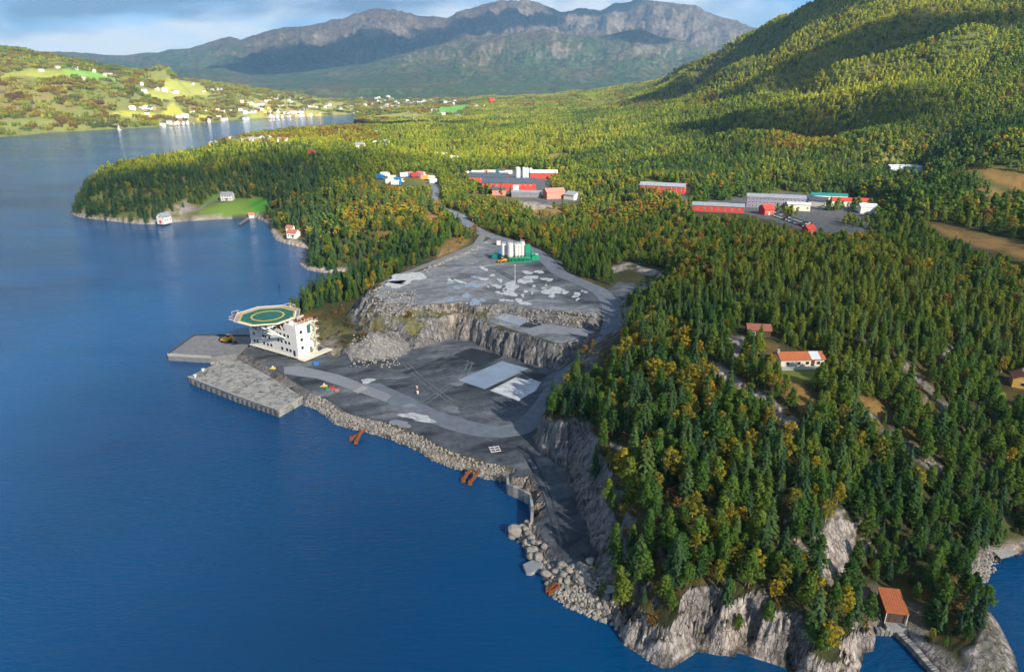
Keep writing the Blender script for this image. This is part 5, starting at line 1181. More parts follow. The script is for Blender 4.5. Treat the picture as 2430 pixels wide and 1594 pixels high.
# ------------------------------------------------------------------ houses
def house(name, label, cat, u, v, L_, D, h, rise, rz, wall, roof, z=None, windows=(), door=None, chimney=None, group=None, over=.35, end_windows=0, trim='white', winz=None, ground_z=None):
    """gabled house: ridge along local x, front wall at -y"""
    if z is None:
        x, y, z = hit(u, v)
    else: x, y = W(u, v, z)
    e = thing(name, label, cat, (x, y, z), R(rz), group)
    a, d = L_ / 2, D / 2
    w = B().add([(-a, -d, -.6), (a, -d, -.6), (a, d, -.6), (-a, d, -.6), (-a, -d, h), (a, -d, h), (a, d, h), (-a, d, h), (-a, 0, h + rise), (a, 0, h + rise)], [(0, 3, 2, 1), (0, 1, 5, 4), (1, 2, 6, 9, 5), (2, 3, 7, 6), (3, 0, 4, 8, 7)]).build('wall', wall, e)
    sl = rise / d if d else 0; o = over; t = .16; V = []
    for sx in (-a - o, a + o): V += [(sx, -d - o, h - o * sl + .03), (sx, 0, h + rise + .03), (sx, d + o, h - o * sl + .03), (sx, -d - o, h - o * sl + t + .03), (sx, 0, h + rise + t + .03), (sx, d + o, h - o * sl + t + .03)]
    rf = B().add(V, [(3, 4, 10, 9), (4, 5, 11, 10), (0, 6, 7, 1), (1, 7, 8, 2), (0, 3, 9, 6), (2, 8, 11, 5), (0, 1, 4, 3), (1, 2, 5, 4), (6, 9, 10, 7), (7, 10, 11, 8)]).build('roof', roof, e)
    if chimney is not None: B().box(chimney - .35, chimney + .35, -.35, .35, h + rise * .5, h + rise + .9).build('chimney', 'concrete', rf)
    if len(windows):
        wz = winz or [h * .5]; wm = B().box(-.55, .55, -.06, 0, -.55, .55, 0).box(-.43, .43, -.09, -.05, -.43, .43, 1); o0 = wm.build('window', [trim, 'dark_glass'], e); me = o0.data; first = True
        for zz in wz:
            for xx in windows:
                if first: o0.location = (xx, -d, zz); first = False
                else: dupe(me, 'window', e, (xx, -d, zz))
            for k in range(end_windows):
                yy = -d + D * (k + 1) / (end_windows + 1); dupe(me, 'window', e, (a, yy, zz), R(90)); dupe(me, 'window', e, (-a, yy, zz), R(-90))
    if door is not None: B().box(door[0] - .5, door[0] + .5, -d - .06, -d, 0, 2.05).build('door', door[1], e)
    return e
hA = house('holiday_cabin', 'long orange-tiled cabin with a white roof panel in the headland clearing', 'cabin', 1893, 862, 12.4, 5.2, 2.2, 1.25, 3, 'cream', 'orange_tile', windows=(-4.2, -1.0, 1.4, 4.6), door=(3.0, 'brown_wood'), chimney=-6.2)
_r = [c for c in hA.children if c.name.startswith('roof')][0]
sl = 1.25 / 2.6
B().add([(2.4, -2.9, 2.2 - .3 * sl + .24), (5.1, -2.9, 2.2 - .3 * sl + .24), (5.1, -.1, 3.4 + .26), (2.4, -.1, 3.4 + .26), (2.4, -2.9, 2.2 - .3 * sl + .20), (5.1, -2.9, 2.2 - .3 * sl + .20), (5.1, -.1, 3.4 + .22), (2.4, -.1, 3.4 + .22)], [(0, 1, 2, 3), (7, 6, 5, 4), (0, 4, 5, 1), (1, 5, 6, 2), (2, 6, 7, 3), (3, 7, 4, 0)]).build('metal_panel', 'paleroof', _r)
B().box(-6.8, 4.0, -5.0, -2.82, -.6, .25).build('terrace', 'wood', hA); B().bar((-6.8, -4.95, .9), (4.0, -4.95, .9), .1).bar((-6.8, -4.95, .45), (4, -4.95, .45), .09).build('terrace_railing', 'white', hA); B().box(6.6, 8.2, -1.9, 1.6, -.6, 1.6).build('shed_end', 'brown_wood', hA)
hB = house('holiday_cabin', 'small cabin with a red-brown roof uphill behind the orange cabin', 'cabin', 1797, 794, 6.6, 4.6, 2.2, 1.2, -8, 'brown_wood', 'brown_tile', windows=(-1.6,), door=(1.2, 'brown_wood'))
B().box(-3.25, -2.2, -2.42, -2.32, .1, 2.0).build('white_door_panel', 'white', hB)
hC = house('holiday_cabin', 'yellow cabin with a brown roof at the right edge of the photo', 'cabin', 2421, 914, 5.6, 5.0, 2.6, 1.4, 62, 'yellow_wall', 'brown_tile', windows=(-1.5, 1.3), end_windows=1, chimney=1.0)
LM += [(hA.location.x, hA.location.y, 'the orange-roofed cabin'), (hB.location.x, hB.location.y, 'the red-brown roofed cabin'), (hC.location.x, hC.location.y, 'the yellow cabin')]
def boathouse():
    x, y = W(2112, 1452, 2.0); e = thing('boathouse', 'boathouse with a plain orange roof at the head of the rocky inlet', 'boathouse', (x, y, 1.9), R(-10))
    a, d = 1.8, 2.6
    B().add([(-a, -d, -1.5), (a, -d, -1.5), (a, d, -1.5), (-a, d, -1.5), (-a, -d, 2.5), (a, -d, 2.5), (a, d, 3.3), (-a, d, 3.3)], [(0, 3, 2, 1), (0, 1, 5, 4), (1, 2, 6, 5), (2, 3, 7, 6), (3, 0, 4, 7), (4, 5, 6, 7)]).build('wall', 'brown_wood', e)
    r_ = B().add([(-a - .3, -d - .5, 2.42), (a + .3, -d - .5, 2.42), (a + .3, d + .3, 3.42), (-a - .3, d + .3, 3.42), (-a - .3, -d - .5, 2.6), (a + .3, -d - .5, 2.6), (a + .3, d + .3, 3.6), (-a - .3, d + .3, 3.6)], [(3, 2, 1, 0), (4, 5, 6, 7), (0, 1, 5, 4), (1, 2, 6, 5), (2, 3, 7, 6), (3, 0, 4, 7)]).build('roof', 'orange_tile', e)
    rb = B()
    for k in range(9): xx = -a - .2 + k * (2 * a + .4) / 8; rb.bar((xx, -d - .5, 2.62), (xx, d + .3, 3.62), .07, .06)
    rb.build('roof_rib', 'orange_tile', r_)
    for sx in (-a - .1, a + .1): B().bar((sx, -d - .35, -.3), (sx, -d - .35, 2.45), .14).build('post', 'white', e)
    B().box(-1.1, 1.1, -d - .06, -d, 0, 2.1).build('door', 'brown_wood', e); B().box(-a, a, -d - 1.6, -d - .05, -1.6, -.05).build('landing', 'concrete', e)
    LM.append((x, y, 'the orange-roofed boathouse'))
boathouse()
def inlet_wall():
    e = thing('stone_jetty', 'dark stone jetty running from the boathouse along the inlet', 'jetty', (0, 0, 0))
    P = [W(u, v, 1.2) for u, v in [(2078, 1490), (2128, 1492), (2166, 1528), (2208, 1576), (2238, 1604)]]
    for i in range(len(P) - 1):
        n = 5
        for k in range(n):
            t0, t1 = k / n, (k + .92) / n; p = [P[i][j] + (P[i + 1][j] - P[i][j]) * t0 for j in (0, 1)]; q = [P[i][j] + (P[i + 1][j] - P[i][j]) * t1 for j in (0, 1)]
            B().bar((*p, .1 + .06 * (k % 2)), (*q, .1 + .05 * (k % 3)), 1.3, 2.0).build('stone_block', 'stone' if k % 2 else 'concrete2', e, .08)
inlet_wall()
def plank_dock(name, label, pix, z, along=1):
    P = [W(u, v, z) for u, v in pix]; e = thing(name, label, 'dock', (0, 0, 0)); n = 14
    fr = B().bar((*P[0], z - .3), (*P[1], z - .3), .25, .35).bar((*P[3], z - .3), (*P[2], z - .3), .25, .35); fr.build('frame', 'brown_wood', e)
    for k in range(n):
        t = (k + .5) / n; a = [P[0][i] + (P[1][i] - P[0][i]) * t for i in (0, 1)]; b = [P[3][i] + (P[2][i] - P[3][i]) * t for i in (0, 1)]; w = math.dist(P[0], P[1]) / n * .9
        B().bar((*a, z), (*b, z), w, .1).build('plank', 'wood', e)
    for p in P: B().cyl(p[0], p[1], -3, z - .1, .16, n=8).build('pile', 'brown_wood', e)
plank_dock('bathing_dock', 'grey plank dock over the rocks at the right edge', [(2352, 1303), (2375, 1325), (2419, 1311), (2390, 1296)], 1.1)
# rusty mooring steel along the shore
def rusty(label, pix, z, ln):
    e = thing('mooring_frame', label, 'mooring frame', (*W(*pix[0], z), 0))
    ox, oy = W(*pix[0], z)
    for (u0, v0), (u1, v1) in zip(pix[::2], pix[1::2]):
        a, b = W(u0, v0, z), W(u1, v1, z * .35); a = (a[0] - ox, a[1] - oy, z + .6); b = (b[0] - ox, b[1] - oy, z * .3)
        B().bar(a, b, .75, .6).build('beam', 'rust', e, .05); m = [(a[i] + b[i]) / 2 for i in range(3)]; B().cyl(b[0], b[1], -3.5, b[2] + .5, .5, n=10).build('pile', 'rust', e); B().bar(b, (b[0] + .1, b[1] - .9, b[2]), 1.1, .9).build('fender', 'rust', e, .05)
    (u0, v0), (u1, v1) = pix[0], pix[-1]; B().bar((0, 0, z + .5), (*[W(*pix[2 % len(pix)], z)[i] - (ox, oy)[i] for i in (0, 1)], z + .5), .4).build('cross_beam', 'rust', e)
rusty('rusty steel mooring frame off the stone bank below the pale roadway', [q9(745, 625), q9(590, 700), q9(700, 640), q9(640, 735)], 1.6, 4)
rusty('pair of rusty orange mooring beams beside the retaining wall', [q9(1840, 1040), q9(1760, 1130), q9(1920, 1080), q9(1830, 1160)], 1.6, 4)
rusty('rusty steel stump among the boulders below the headland', [(1318, 1388), (1300, 1398), (1326, 1394), (1306, 1402)], 1.2, 2)
def retaining_wall():
    e = thing('retaining_wall', 'low grey concrete retaining wall along the bend of the shore road', 'wall', (0, 0, 0))
    P = [(1203, 1122), (1206, 1148), (1232, 1158), (1258, 1172), (1263, 1200), (1262, 1232)]
    for a, b in zip(P[:-1], P[1:]):
        pa, pb = W(*a, 3.0), W(*b, 3.0); L_ = math.dist(pa, pb); n = max(1, round(L_ / 2.2))
        for k in range(n):
            t0, t1 = k / n, (k + .95) / n; p = [pa[i] + (pb[i] - pa[i]) * t0 for i in (0, 1)]; q = [pa[i] + (pb[i] - pa[i]) * t1 for i in (0, 1)]
            B().bar((*p, .55), (*q, .55), .7, 5.0 + .2 * ((k * 7) % 3)).build('wall_block', 'concrete' if k % 2 else 'concrete2', e, .06)
retaining_wall()
def pontoon():
    x, y = W(1264, 1343, .8); e = thing('concrete_slab', 'tilted flat concrete slab with a yellowish rim lying at the water', 'slab', (x, y, .75), R(-28)); e.rotation_euler = (R(4), R(-5), R(32))
    P = [(-2.3, -.9), (-1.5, -1.6), (1.4, -1.5), (2.3, -.7), (2.0, 1.4), (-1.6, 1.5)]
    B().prism(P, -.9, .25).build('body', 'concrete', e, .1); B().prism([(p[0] * .97, p[1] * .97) for p in P], .25, .36).build('top', 'strip', e)
pontoon()
def block_hut():
    x, y = W(1446, 1402, 4.0); z = g1(x, y); e = thing('concrete_hut', 'small grey concrete hut under the trees above the stone bank', 'hut', (x, y, z - .4), R(20)); e.scale = (.75, .75, .75)
    B().box(-1.5, 1.5, -1.2, 1.2, -1.5, 1.7).build('wall', 'concrete2', e, .05); B().box(-1.7, 1.7, -1.4, 1.4, 1.7, 1.95).build('roof', 'concrete', e, .04); B().box(-.5, .5, -1.26, -1.2, -.2, 1.3).build('door', 'pad_dark', e)
block_hut()
def small_site_things():
    def star(u, v, nm, lab):
        x, y = W(u, v, ZF + .3); e = thing(nm, lab, 'marker', (x, y, g1(x, y) if g1(x, y) > 2 else 2.5)); B().add([(-1.4, -.5, .05), (1.3, -.7, .05), (.9, .9, .05), (-.8, 1.0, .05), (.1, .1, .75)], [(0, 1, 4), (1, 2, 4), (2, 3, 4), (3, 0, 4), (3, 2, 1, 0)]).build('tarpaulin', 'yellow', e); B().box(-.25, .25, -.25, .25, .5, 1.0).build('weight', 'white', e)
    star(*q6(1590, 545), 'tarpaulin_heap', 'yellow tarpaulin heap on the dark quay patch in front of the white block'); star(*q9(305, 150), 'tarpaulin_heap', 'yellow-white tarpaulin heap beside the pale roadway')
    def cone(u, v, c, lab):
        x, y = W(u, v, ZF); e = thing('marker_drum', lab, 'drum', (x, y, g1(x, y))); e.scale = (.75, .75, .75); B().cyl(0, 0, 0, 1.1, .5, n=10).build('body', c, e); B().cyl(0, 0, 1.1, 1.25, .56, .4, 10).build('lid', 'white', e)
    cone(*q9(1276, 185), 'pink', 'red-topped drum standing on the dark quarry floor'); cone(*q9(1283, 235), 'white', 'white drum nearer the water beside the red-topped drum')
    def crate(u, v, w, c, lab, rz=0):
        x, y = W(u, v, ZF); e = thing('crate', lab, 'crate', (x, y, max(g1(x, y), 2.4)), R(rz)); e.scale = (.75, .75, .75); B().box(-w, w, -w * .7, w * .7, .1, w * .9).build('body', c, e, .03); B().box(-w * 1.05, w * 1.05, -w * .75, w * .75, w * .9, w * .98).build('lid', c, e); B().box(-w * .9, w * .9, -w * .6, w * .6, 0, .1).build('pallet', 'wood', e)
    crate(*q9(390, 190), 1.1, 'red', 'red crate in the pile beside the pale roadway', 20); crate(*q9(440, 212), .8, 'pink', 'faded pink crate at the right of the pile by the roadway', -10); crate(*q9(345, 200), .9, 'green', 'green crate at the left of the pile by the roadway', 5)
    crate(*q1(1660, 1155), 1.3, 'blue', 'dark blue crate beside the white block near the rubble', 10)
    x, y = W(*q9(2090, 820), ZF); e = thing('frame_pallet', 'white square lattice frame lying on the shore road', 'frame', (x, y, g1(x, y)), R(15)); f = B()
    for k in (-1.3, 0, 1.3): f.bar((-1.5, k, .12), (1.5, k, .12), .22, .15).bar((k, -1.5, .2), (k, 1.5, .2), .22, .15)
    f.build('lattice', 'white', e)
    x, y = W(663, 684, 0); e = thing('channel_marker', 'small dark channel marker post alone on the water off the cove', 'marker post', (x, y, 0)); B().cyl(0, 0, -3, 2.6, .28, .2, 8).build('post', 'black', e); B().cyl(0, 0, 2.6, 3.4, .5, .05, 8).build('topmark', 'tarmac', e)
small_site_things()
# ------------------------------------------------------------------ peninsula, industrial buildings, village
h = house('waterside_house', 'white house with a grey roof above the green lawn on the peninsula', 'house', 541, 475, 9.0, 6.5, 4.6, 2.0, 4, 'white', 'greyroof', windows=(-3, -1, 1, 3), winz=[1.4, 3.6], door=(0, 'brown_wood'), chimney=1.5); LM.append((h.location.x, h.location.y, 'the white peninsula house'))
h = house('boathouse', 'white gabled boathouse with a red door at the peninsula shore', 'boathouse', 391, 528, 8.0, 6.2, 4.6, 2.8, 72, 'white', 'greyroof', z=1.6, windows=(-2.4, 0, 2.4))
B().box(-4.08, -4.0, -.9, .9, 0, 2.3).build('door', 'red', h); B().box(-4.08, -4.0, -.5, .5, 4.6, 5.6).build('window', 'dark_glass', h)
h = house('cottage', 'white cottage with a red roof on the rocky cove point', 'cottage', 697, 563, 7.0, 5.0, 3.2, 1.8, -18, 'white', 'brown_tile', windows=(-2, 0, 2), door=(1, 'brown_wood')); LM.append((h.location.x, h.location.y, 'the red-roofed cottage on the cove'))
house('cottage', 'little white annex with a red roof behind the cove cottage', 'cottage', 690, 549, 4.6, 4.0, 2.6, 1.4, -10, 'white', 'brown_tile', windows=(0,))
plank_dock('boat_dock', 'long dark plank dock at the lawn shore of the peninsula', [(566, 531), (570, 533), (592, 519), (588, 517)], 1.0)
house('shed', 'small pink-roofed shed beside the peninsula dock', 'shed', 598, 516, 4.0, 3.2, 2.2, 1.1, 10, 'white', 'pink')
def gravel_path(pix, w, nm):
    P = []
    for u, v in pix:
        P.append(hit(u, v))
    ribbon(nm, P, w, 'asphalt', .10)
gravel_path([(436, 508), (462, 500), (485, 490), (505, 478), (522, 472)], 1.2, 'house_path')
# red sheds by the road
RG = 20.0
house('warehouse', 'largest red warehouse with a long dark roof and white doorway', 'warehouse', 1208, 450, 42, 14, 6.0, 3.2, -3, 'red', 'darkroof', windows=(-17, -13, -9, 9, 13, 17), winz=[4.4]); LM.append((W(1208, 450, 20)[0], W(1208, 450, 20)[1], 'the red warehouses'))
w_ = bpy.data.objects['warehouse']; B().box(3.5, 8.0, -7.12, -7, -.2, 4.6).build('door', 'white', w_)
house('warehouse', 'red warehouse behind the largest one, its dark roof partly hidden', 'warehouse', 1160, 432, 33, 12, 5.0, 2.8, -3, 'red', 'darkroof', windows=(-12, -6, 0), winz=[3.2])
house('workshop', 'low pinkish workshop with a dark roof below the largest warehouse', 'workshop', 1185, 462, 10, 8, 4.0, 1.6, -4, 'pink', 'darkroof', windows=(-2, 2))
house('storage_hall', 'flat dark-roofed storage hall in front of the red warehouse', 'hall', 1250, 466, 22, 12, 3.4, .8, -4, 'concrete2', 'greyroof')
house('red_shed', 'faded red shed with a light roof right of the warehouses', 'shed', 1314, 470, 14, 9, 5.0, 2.2, 18, 'pink', 'pink', windows=(-3, 3))
house('grey_shed', 'grey-roofed shed at the right end of the warehouse yard', 'shed', 1360, 472, 9, 11, 3.4, 2.0, -40, 'cream', 'greyroof')
house('grey_hall', 'pale hall with a grey roof behind the white tanks', 'hall', 1290, 422, 24, 12, 5.0, 1.8, -2, 'red', 'paleroof')
for k, (u, v) in enumerate([(1229, 424), (1243, 423), (1251, 423), (1259, 422)]):
    x, y = W(u, v, RG); z = g1(x, y); t = thing('storage_tank', ['leftmost and fattest of the white tanks behind the red warehouse', 'second white tank from the left behind the red warehouse', 'third white tank from the left behind the red warehouse', 'rightmost white tank beside the grey hall'][k], 'tank', (x, y, z)); r_ = 2.1 if k == 0 else 1.5
    B().cyl(0, 0, -.5, 9.5 - k * .5, r_, n=16).build('shell', 'paleroof', t); B().cyl(0, 0, 9.5 - k * .5, 10.2 - k * .5, r_, .3, 16).build('dome', 'paleroof', t)
def yard_item(nm, lab, cat, u, v, L_, D, h_, mat, rz, zz=20.0, cab=None):
    x, y, z = hit(u, v)
    e = thing(nm, lab, cat, (x, y, z), R(rz)); B().box(-L_ / 2, L_ / 2, -D / 2, D / 2, .5, h_).build('body', mat, e, .15)
    if cab: B().box(L_ / 2, L_ / 2 + 1.6, -D / 2, D / 2, .5, h_ * .8).build('cab', cab, e, .1); B().box(L_ / 2 + 1.0, L_ / 2 + 1.63, -D / 2 + .1, D / 2 - .1, h_ * .45, h_ * .75).build('windscreen', 'dark_glass', e)
    for sx in (-L_ * .32, L_ * .32):
        for sy in (-D / 2, D / 2): B().wheel(sx, sy, .45, .45, .3).build('wheel', 'black', e)
    return e
yi = [(900, 425, 'blue', 'pale blue'), (912, 420, 'white', 'white'), (930, 428, 'cream', 'cream'), (945, 433, 'blue', 'bright blue'), (958, 421, 'white', 'white'), (972, 419, 'pink', 'pink'), (985, 421, 'red', 'red'), (998, 418, 'pink', 'faded red'), (1006, 427, 'orange', 'orange'), (925, 437, 'white', 'white'), (938, 440, 'white', 'white'), (1022, 428, 'cream', 'cream'), (1028, 436, 'white', 'white')]
used = {}
for k, (u, v, m, cn) in enumerate(yi):
    used[cn] = used.get(cn, 0) + 1; o_ = ['first', 'second', 'third', 'fourth', 'fifth'][used[cn] - 1]; multi = [c for *_, c in yi].count(cn) > 1
    yard_item('box_truck', f'{cn} box truck in the yard left of the access road' + (f', {o_} from left' if multi else ''), 'truck', u, v, 6.5, 2.8, 4.0, m, (k * 37) % 50 - 25, cab='white' if k % 2 else 'blue')
yi = [(1078, 424, 'darkroof', 'dark'), (1092, 420, 'greyroof', 'grey'), (1104, 416, 'cream', 'cream'), (1116, 418, 'white', 'white'), (1128, 414, 'paleroof', 'silver'), (1140, 414, 'white', 'white'), (1154, 412, 'pink', 'pink'), (1166, 413, 'cream', 'cream'), (1178, 412, 'teal', 'green'), (1192, 416, 'white', 'white'), (1206, 414, 'white', 'white'), (1110, 424, 'red', 'red')]
used = {}
for k, (u, v, m, cn) in enumerate(yi):
    used[cn] = used.get(cn, 0) + 1; o_ = ['first', 'second', 'third', 'fourth', 'fifth'][used[cn] - 1]; multi = [c for *_, c in yi].count(cn) > 1
    yard_item('caravan', f'{cn} caravan parked behind the red warehouses' + (f', {o_} from left' if multi else ''), 'caravan', u, v, 7, 3, 3.6, m, (k * 53) % 60 - 30)
# industrial park
house('red_terrace', 'long building with a grey roof and bright red end wall among the trees', 'building', 1572, 456, 31, 8, 4.8, 1.8, -20, 'red', 'greyroof', windows=(-13, -9.5, -6, -2, 2, 6, 9.5, 13), winz=[1.6, 3.7], end_windows=2)
house('red_terrace', 'long low row with red walls and grey roof in the business park', 'building', 1703, 501, 30, 7.5, 3.6, 1.4, -16, 'red', 'greyroof', windows=tuple(range(-12, 13, 4)), winz=[1.9], end_windows=1)
house('office_block', 'violet-grey office block with rows of windows in the business park', 'office', 1838, 492, 34, 10, 6.6, 1.4, -17, 'violet', 'greyroof', windows=tuple(np.arange(-15.5, 16, 2.2)), winz=[1.4, 3.5, 5.6], end_windows=3)
house('office_block', 'flat pale-roofed wing at the right end of the violet office block', 'office', 1893, 498, 13, 8, 3.8, .7, -17, 'cream', 'paleroof', windows=(-5, 0, 5))
house('red_house', 'small bright red house with a white door in front of the office block', 'house', 1818, 508, 6.5, 6, 3.4, 2.4, 15, 'red', 'red', windows=(-2, 2), door=(0, 'white'))
for k, (u, v, L_, rz, wm, rm, lb) in enumerate([(1886, 480, 18, -38, 'cream', 'darkroof', 'dark-roofed hall with a white gable edge, left of the three'), (1908, 482, 18, -38, 'cream', 'darkroof', 'dark-roofed hall with a white gable edge, middle of the three'), (1945, 487, 22, -38, 'cream', 'darkroof', 'biggest dark-roofed hall with a white gable edge, right of the three')]):
    house('dark_hall', lb, 'hall', u, v, 10, L_ * .7, 3.8, 1.4, rz, wm, rm)
house('teal_hall', 'narrow hall with a teal and white roof behind the dark halls', 'hall', 1965, 476, 22, 6.5, 3.8, 1.0, -14, 'white', 'teal'); house('red_hall', 'long red-roofed hall at the right of the business park', 'hall', 2017, 489, 23, 7.5, 3.6, 1.5, -14, 'cream', 'red')
house('white_shed', 'white shed at the far right end of the business park', 'shed', 2056, 505, 9, 7, 4, 1.4, -10, 'white', 'paleroof')
house('white_hall', 'lone white hall with a flat pale roof at the forest edge', 'hall', 2150, 410, 27, 13, 4.5, 1.0, -9, 'paleroof', 'paleroof'); LM.append((W(2150, 410, 36)[0], W(2150, 410, 36)[1], 'the lone white hall'))
def make_car():
    b = B().box(-2.1, 2.1, -.85, .85, .3, .85); b.add([(-1.5, -.8, .85), (1.1, -.8, .85), (1.1, .8, .85), (-1.5, .8, .85), (-1.1, -.68, 1.45), (.5, -.68, 1.45), (.5, .68, 1.45), (-1.1, .68, 1.45)], [(4, 5, 6, 7), (0, 1, 5, 4), (1, 2, 6, 5), (2, 3, 7, 6), (3, 0, 4, 7)], 1)
    return b
cars = []
cc = ['white', 'aluminium', 'white', 'darkroof', 'red', 'white', 'blue', 'greyroof', 'white', 'black', 'aluminium', 'white']; cn_ = {'white': 'white', 'aluminium': 'silver', 'darkroof': 'dark blue', 'red': 'red', 'blue': 'blue', 'greyroof': 'grey', 'black': 'black'}; used = {}
for k in range(24):
    row = k // 12; t = (k % 12) / 11; u, v = 1842 + 74 * t, 513 + 27 * t - row * 8; x, y = W(u, v, 26.6); z = g1(x, y); m = cc[(k * 5 + row) % 12]; key = (m, row); used[key] = used.get(key, 0) + 1
    nth = ['first', 'second', 'third', 'fourth', 'fifth'][used[key] - 1]
    e = thing('parked_car', f'{nth} {cn_[m]} car from the left in the {"back" if row else "front"} row of the office car park', 'car', (x, y, z), R(70 - 17), 'cars in the office car park'); bd = make_car().build('body', [m, 'dark_glass'], e, .08)
    for sx in (-1.3, 1.3):
        for sy in (-.8, .8): B().wheel(sx, sy, .33, .33, .22).build('wheel', 'black', e)
house('red_cabin', 'little red cabin with white trim in front of the car park', 'cabin', 1918, 553, 5, 4.5, 2.6, 1.6, 20, 'red', 'red', windows=(0,))
# scattered houses: village and farms; each one a house of its own, seen a few pixels large
VW = ['white', 'white', 'white', 'cream', 'white', 'cream', 'white', 'yellow_wall']; VR = ['greyroof', 'darkroof', 'brown_tile', 'paleroof', 'greyroof']
def small_house(u, v, label, group, big=1.0, seed=0, wm=None, rm=None):
    g = np.random.default_rng(seed); x, y, z = hit(u, v)
    while z < 1.0: v -= .5; x, y, z = hit(u, v)
    L_, D, h_, r_ = g.uniform(9, 14) * big, g.uniform(7, 9) * big, g.uniform(4.2, 6.5) * big, g.uniform(1.8, 3.0) * big; a, d = L_ / 2, D / 2; o = .4
    b = B().add([(-a, -d, -2.5), (a, -d, -2.5), (a, d, -2.5), (-a, d, -2.5), (-a, -d, h_), (a, -d, h_), (a, d, h_), (-a, d, h_), (-a, 0, h_ + r_), (a, 0, h_ + r_)], [(0, 1, 5, 4), (1, 2, 6, 9, 5), (2, 3, 7, 6), (3, 0, 4, 8, 7)], 0)
    zz = h_ - o * r_ / d; b.add([(-a - o, -d - o, zz), (a + o, -d - o, zz), (a + o, 0, h_ + r_ + .1), (-a - o, 0, h_ + r_ + .1), (a + o, d + o, zz), (-a - o, d + o, zz)], [(0, 1, 2, 3), (3, 2, 4, 5)], 1)
    ob = b.build('village_house', [wm or VW[g.integers(8)], rm or VR[g.integers(5)]]); ob.location = (x, y, z); ob.rotation_euler = (0, 0, g.uniform(-.6, .6) + (1.57 if g.random() < .35 else 0)); tag(ob, label, 'house', group); return ob
z1 = lambda X, Y: (X / 2.89, Y / 2.89); za = lambda X, Y: (380 + X / 5.95, 200 + Y / 5.95); zb_ = lambda X, Y: (780 + X / 5.95, 200 + Y / 5.95); zc = lambda X, Y: (480 + X / 4.958, 310 + Y / 4.958); zd_ = lambda X, Y: (800 + X / 2.89, Y / 2.89)
sd = 0
for X, Y in [(285, 490), (520, 478), (650, 496), (725, 522), (755, 526), (790, 530), (570, 545), (975, 585), (1075, 618), (1130, 628), (1190, 640), (1215, 640), (1320, 582), (990, 632), (910, 752), (975, 745), (1000, 742), (1030, 755), (1050, 748), (1010, 785), (395, 468)]:
    small_house(*z1(X, Y), 'white farmhouse among the fields of the far left hillside', 'farmhouses on the far left hillside', 1.0, sd, rm=None); sd += 1
for X, Y in [(60, 95), (190, 122), (240, 125), (620, 112), (710, 95), (740, 92), (810, 80), (850, 92), (230, 475), (280, 470), (330, 468), (375, 460), (460, 415), (600, 410), (640, 410), (820, 390), (880, 392), (990, 400), (690, 520), (830, 490), (920, 505), (130, 560), (190, 565), (250, 560), (310, 560), (370, 555), (40, 590)]:
    small_house(*za(X, Y), 'white house near the water on the far shore', 'houses on the far shore', .95, sd); sd += 1
g_ = np.random.default_rng(5)
for X, Y in [(1160, 270), (1260, 290), (1300, 280), (1340, 315), (1400, 295), (1460, 300), (1500, 250), (1540, 240), (1600, 230), (1640, 225), (1820, 235), (1850, 260), (1990, 220), (1130, 370), (1200, 415), (1270, 405), (1320, 400), (1350, 395), (1400, 360), (1440, 370), (1480, 400), (1540, 350), (1560, 420), (1540, 460), (1580, 480), (1650, 400), (1680, 330), (1730, 330), (1770, 335), (1700, 400), (1740, 410), (1790, 440), (1810, 460), (1860, 410), (1900, 410), (1960, 405), (2000, 405), (2030, 370), (2110, 325), (2150, 320), (2210, 350), (2330, 330), (2360, 325), (1650, 460), (1720, 470), (1900, 465), (1960, 470), (2020, 465), (2090, 465), (2130, 470), (2220, 470), (2260, 475), (1230, 500), (1180, 500)]:
    small_house(*za(X, Y), 'white house in the village at the head of the fjord', 'houses of the fjord village', 1.0, sd); sd += 1
for X, Y in [(20, 310), (170, 355), (320, 320), (450, 200), (515, 300), (600, 300), (380, 415), (670, 210), (690, 250), (710, 200), (730, 260), (760, 270), (790, 255), (830, 180), (860, 190), (880, 215), (900, 225), (820, 310), (850, 330), (890, 330), (760, 350), (950, 260), (980, 290), (940, 325), (990, 340), (1010, 310), (1080, 280), (1110, 255), (1140, 260), (1170, 290), (1200, 280), (1230, 270), (1270, 260), (1300, 265), (1350, 245), (1390, 255), (1440, 250), (1470, 260), (1650, 270), (1700, 265), (1760, 290), (1780, 260), (1930, 270), (1980, 230), (2110, 220), (2090, 335), (1470, 380), (1500, 390), (1620, 450), (1740, 490), (1780, 495), (1820, 450), (1510, 570), (1200, 510), (1230, 520), (2190, 330)]:
    small_house(*zb_(X, Y), 'white house in the town on the far valley floor', 'houses of the valley town', 1.05, sd); sd += 1
small_house(*zb_(2300, 265), 'bright red barn on the far valley floor', None, 1.8, 900, 'red', 'red')
for X, Y in [(75, 195), (145, 185), (240, 140), (300, 135), (345, 130), (400, 140), (495, 150), (570, 145), (610, 145), (660, 140), (700, 135), (750, 150), (790, 125), (930, 140), (970, 140)]:
    small_house(*zc(X, Y), 'white house in the row along the yellow wood of the peninsula', 'houses in the yellow wood', .8, sd); sd += 1
small_house(*zc(1280, 315), 'dark red house alone in the dark wood of the peninsula', None, 1.0, 901, 'red', 'brown_tile')
for X, Y in [(2030, 50), (2080, 60), (1890, 185), (1860, 215), (2060, 185), (2110, 190), (2150, 170)]:
    small_house(*zc(X, Y), 'cream house in the clearing of the autumn wood', 'houses in the wood clearing', .75, sd, 'cream'); sd += 1
for X, Y in [(700, 1075), (730, 1080), (770, 1095), (800, 1100)]:
    small_house(*zd_(X, Y), 'pale house in the wood behind the trucks', 'houses behind the truck yard', .6, sd, 'cream', 'paleroof'); sd += 1
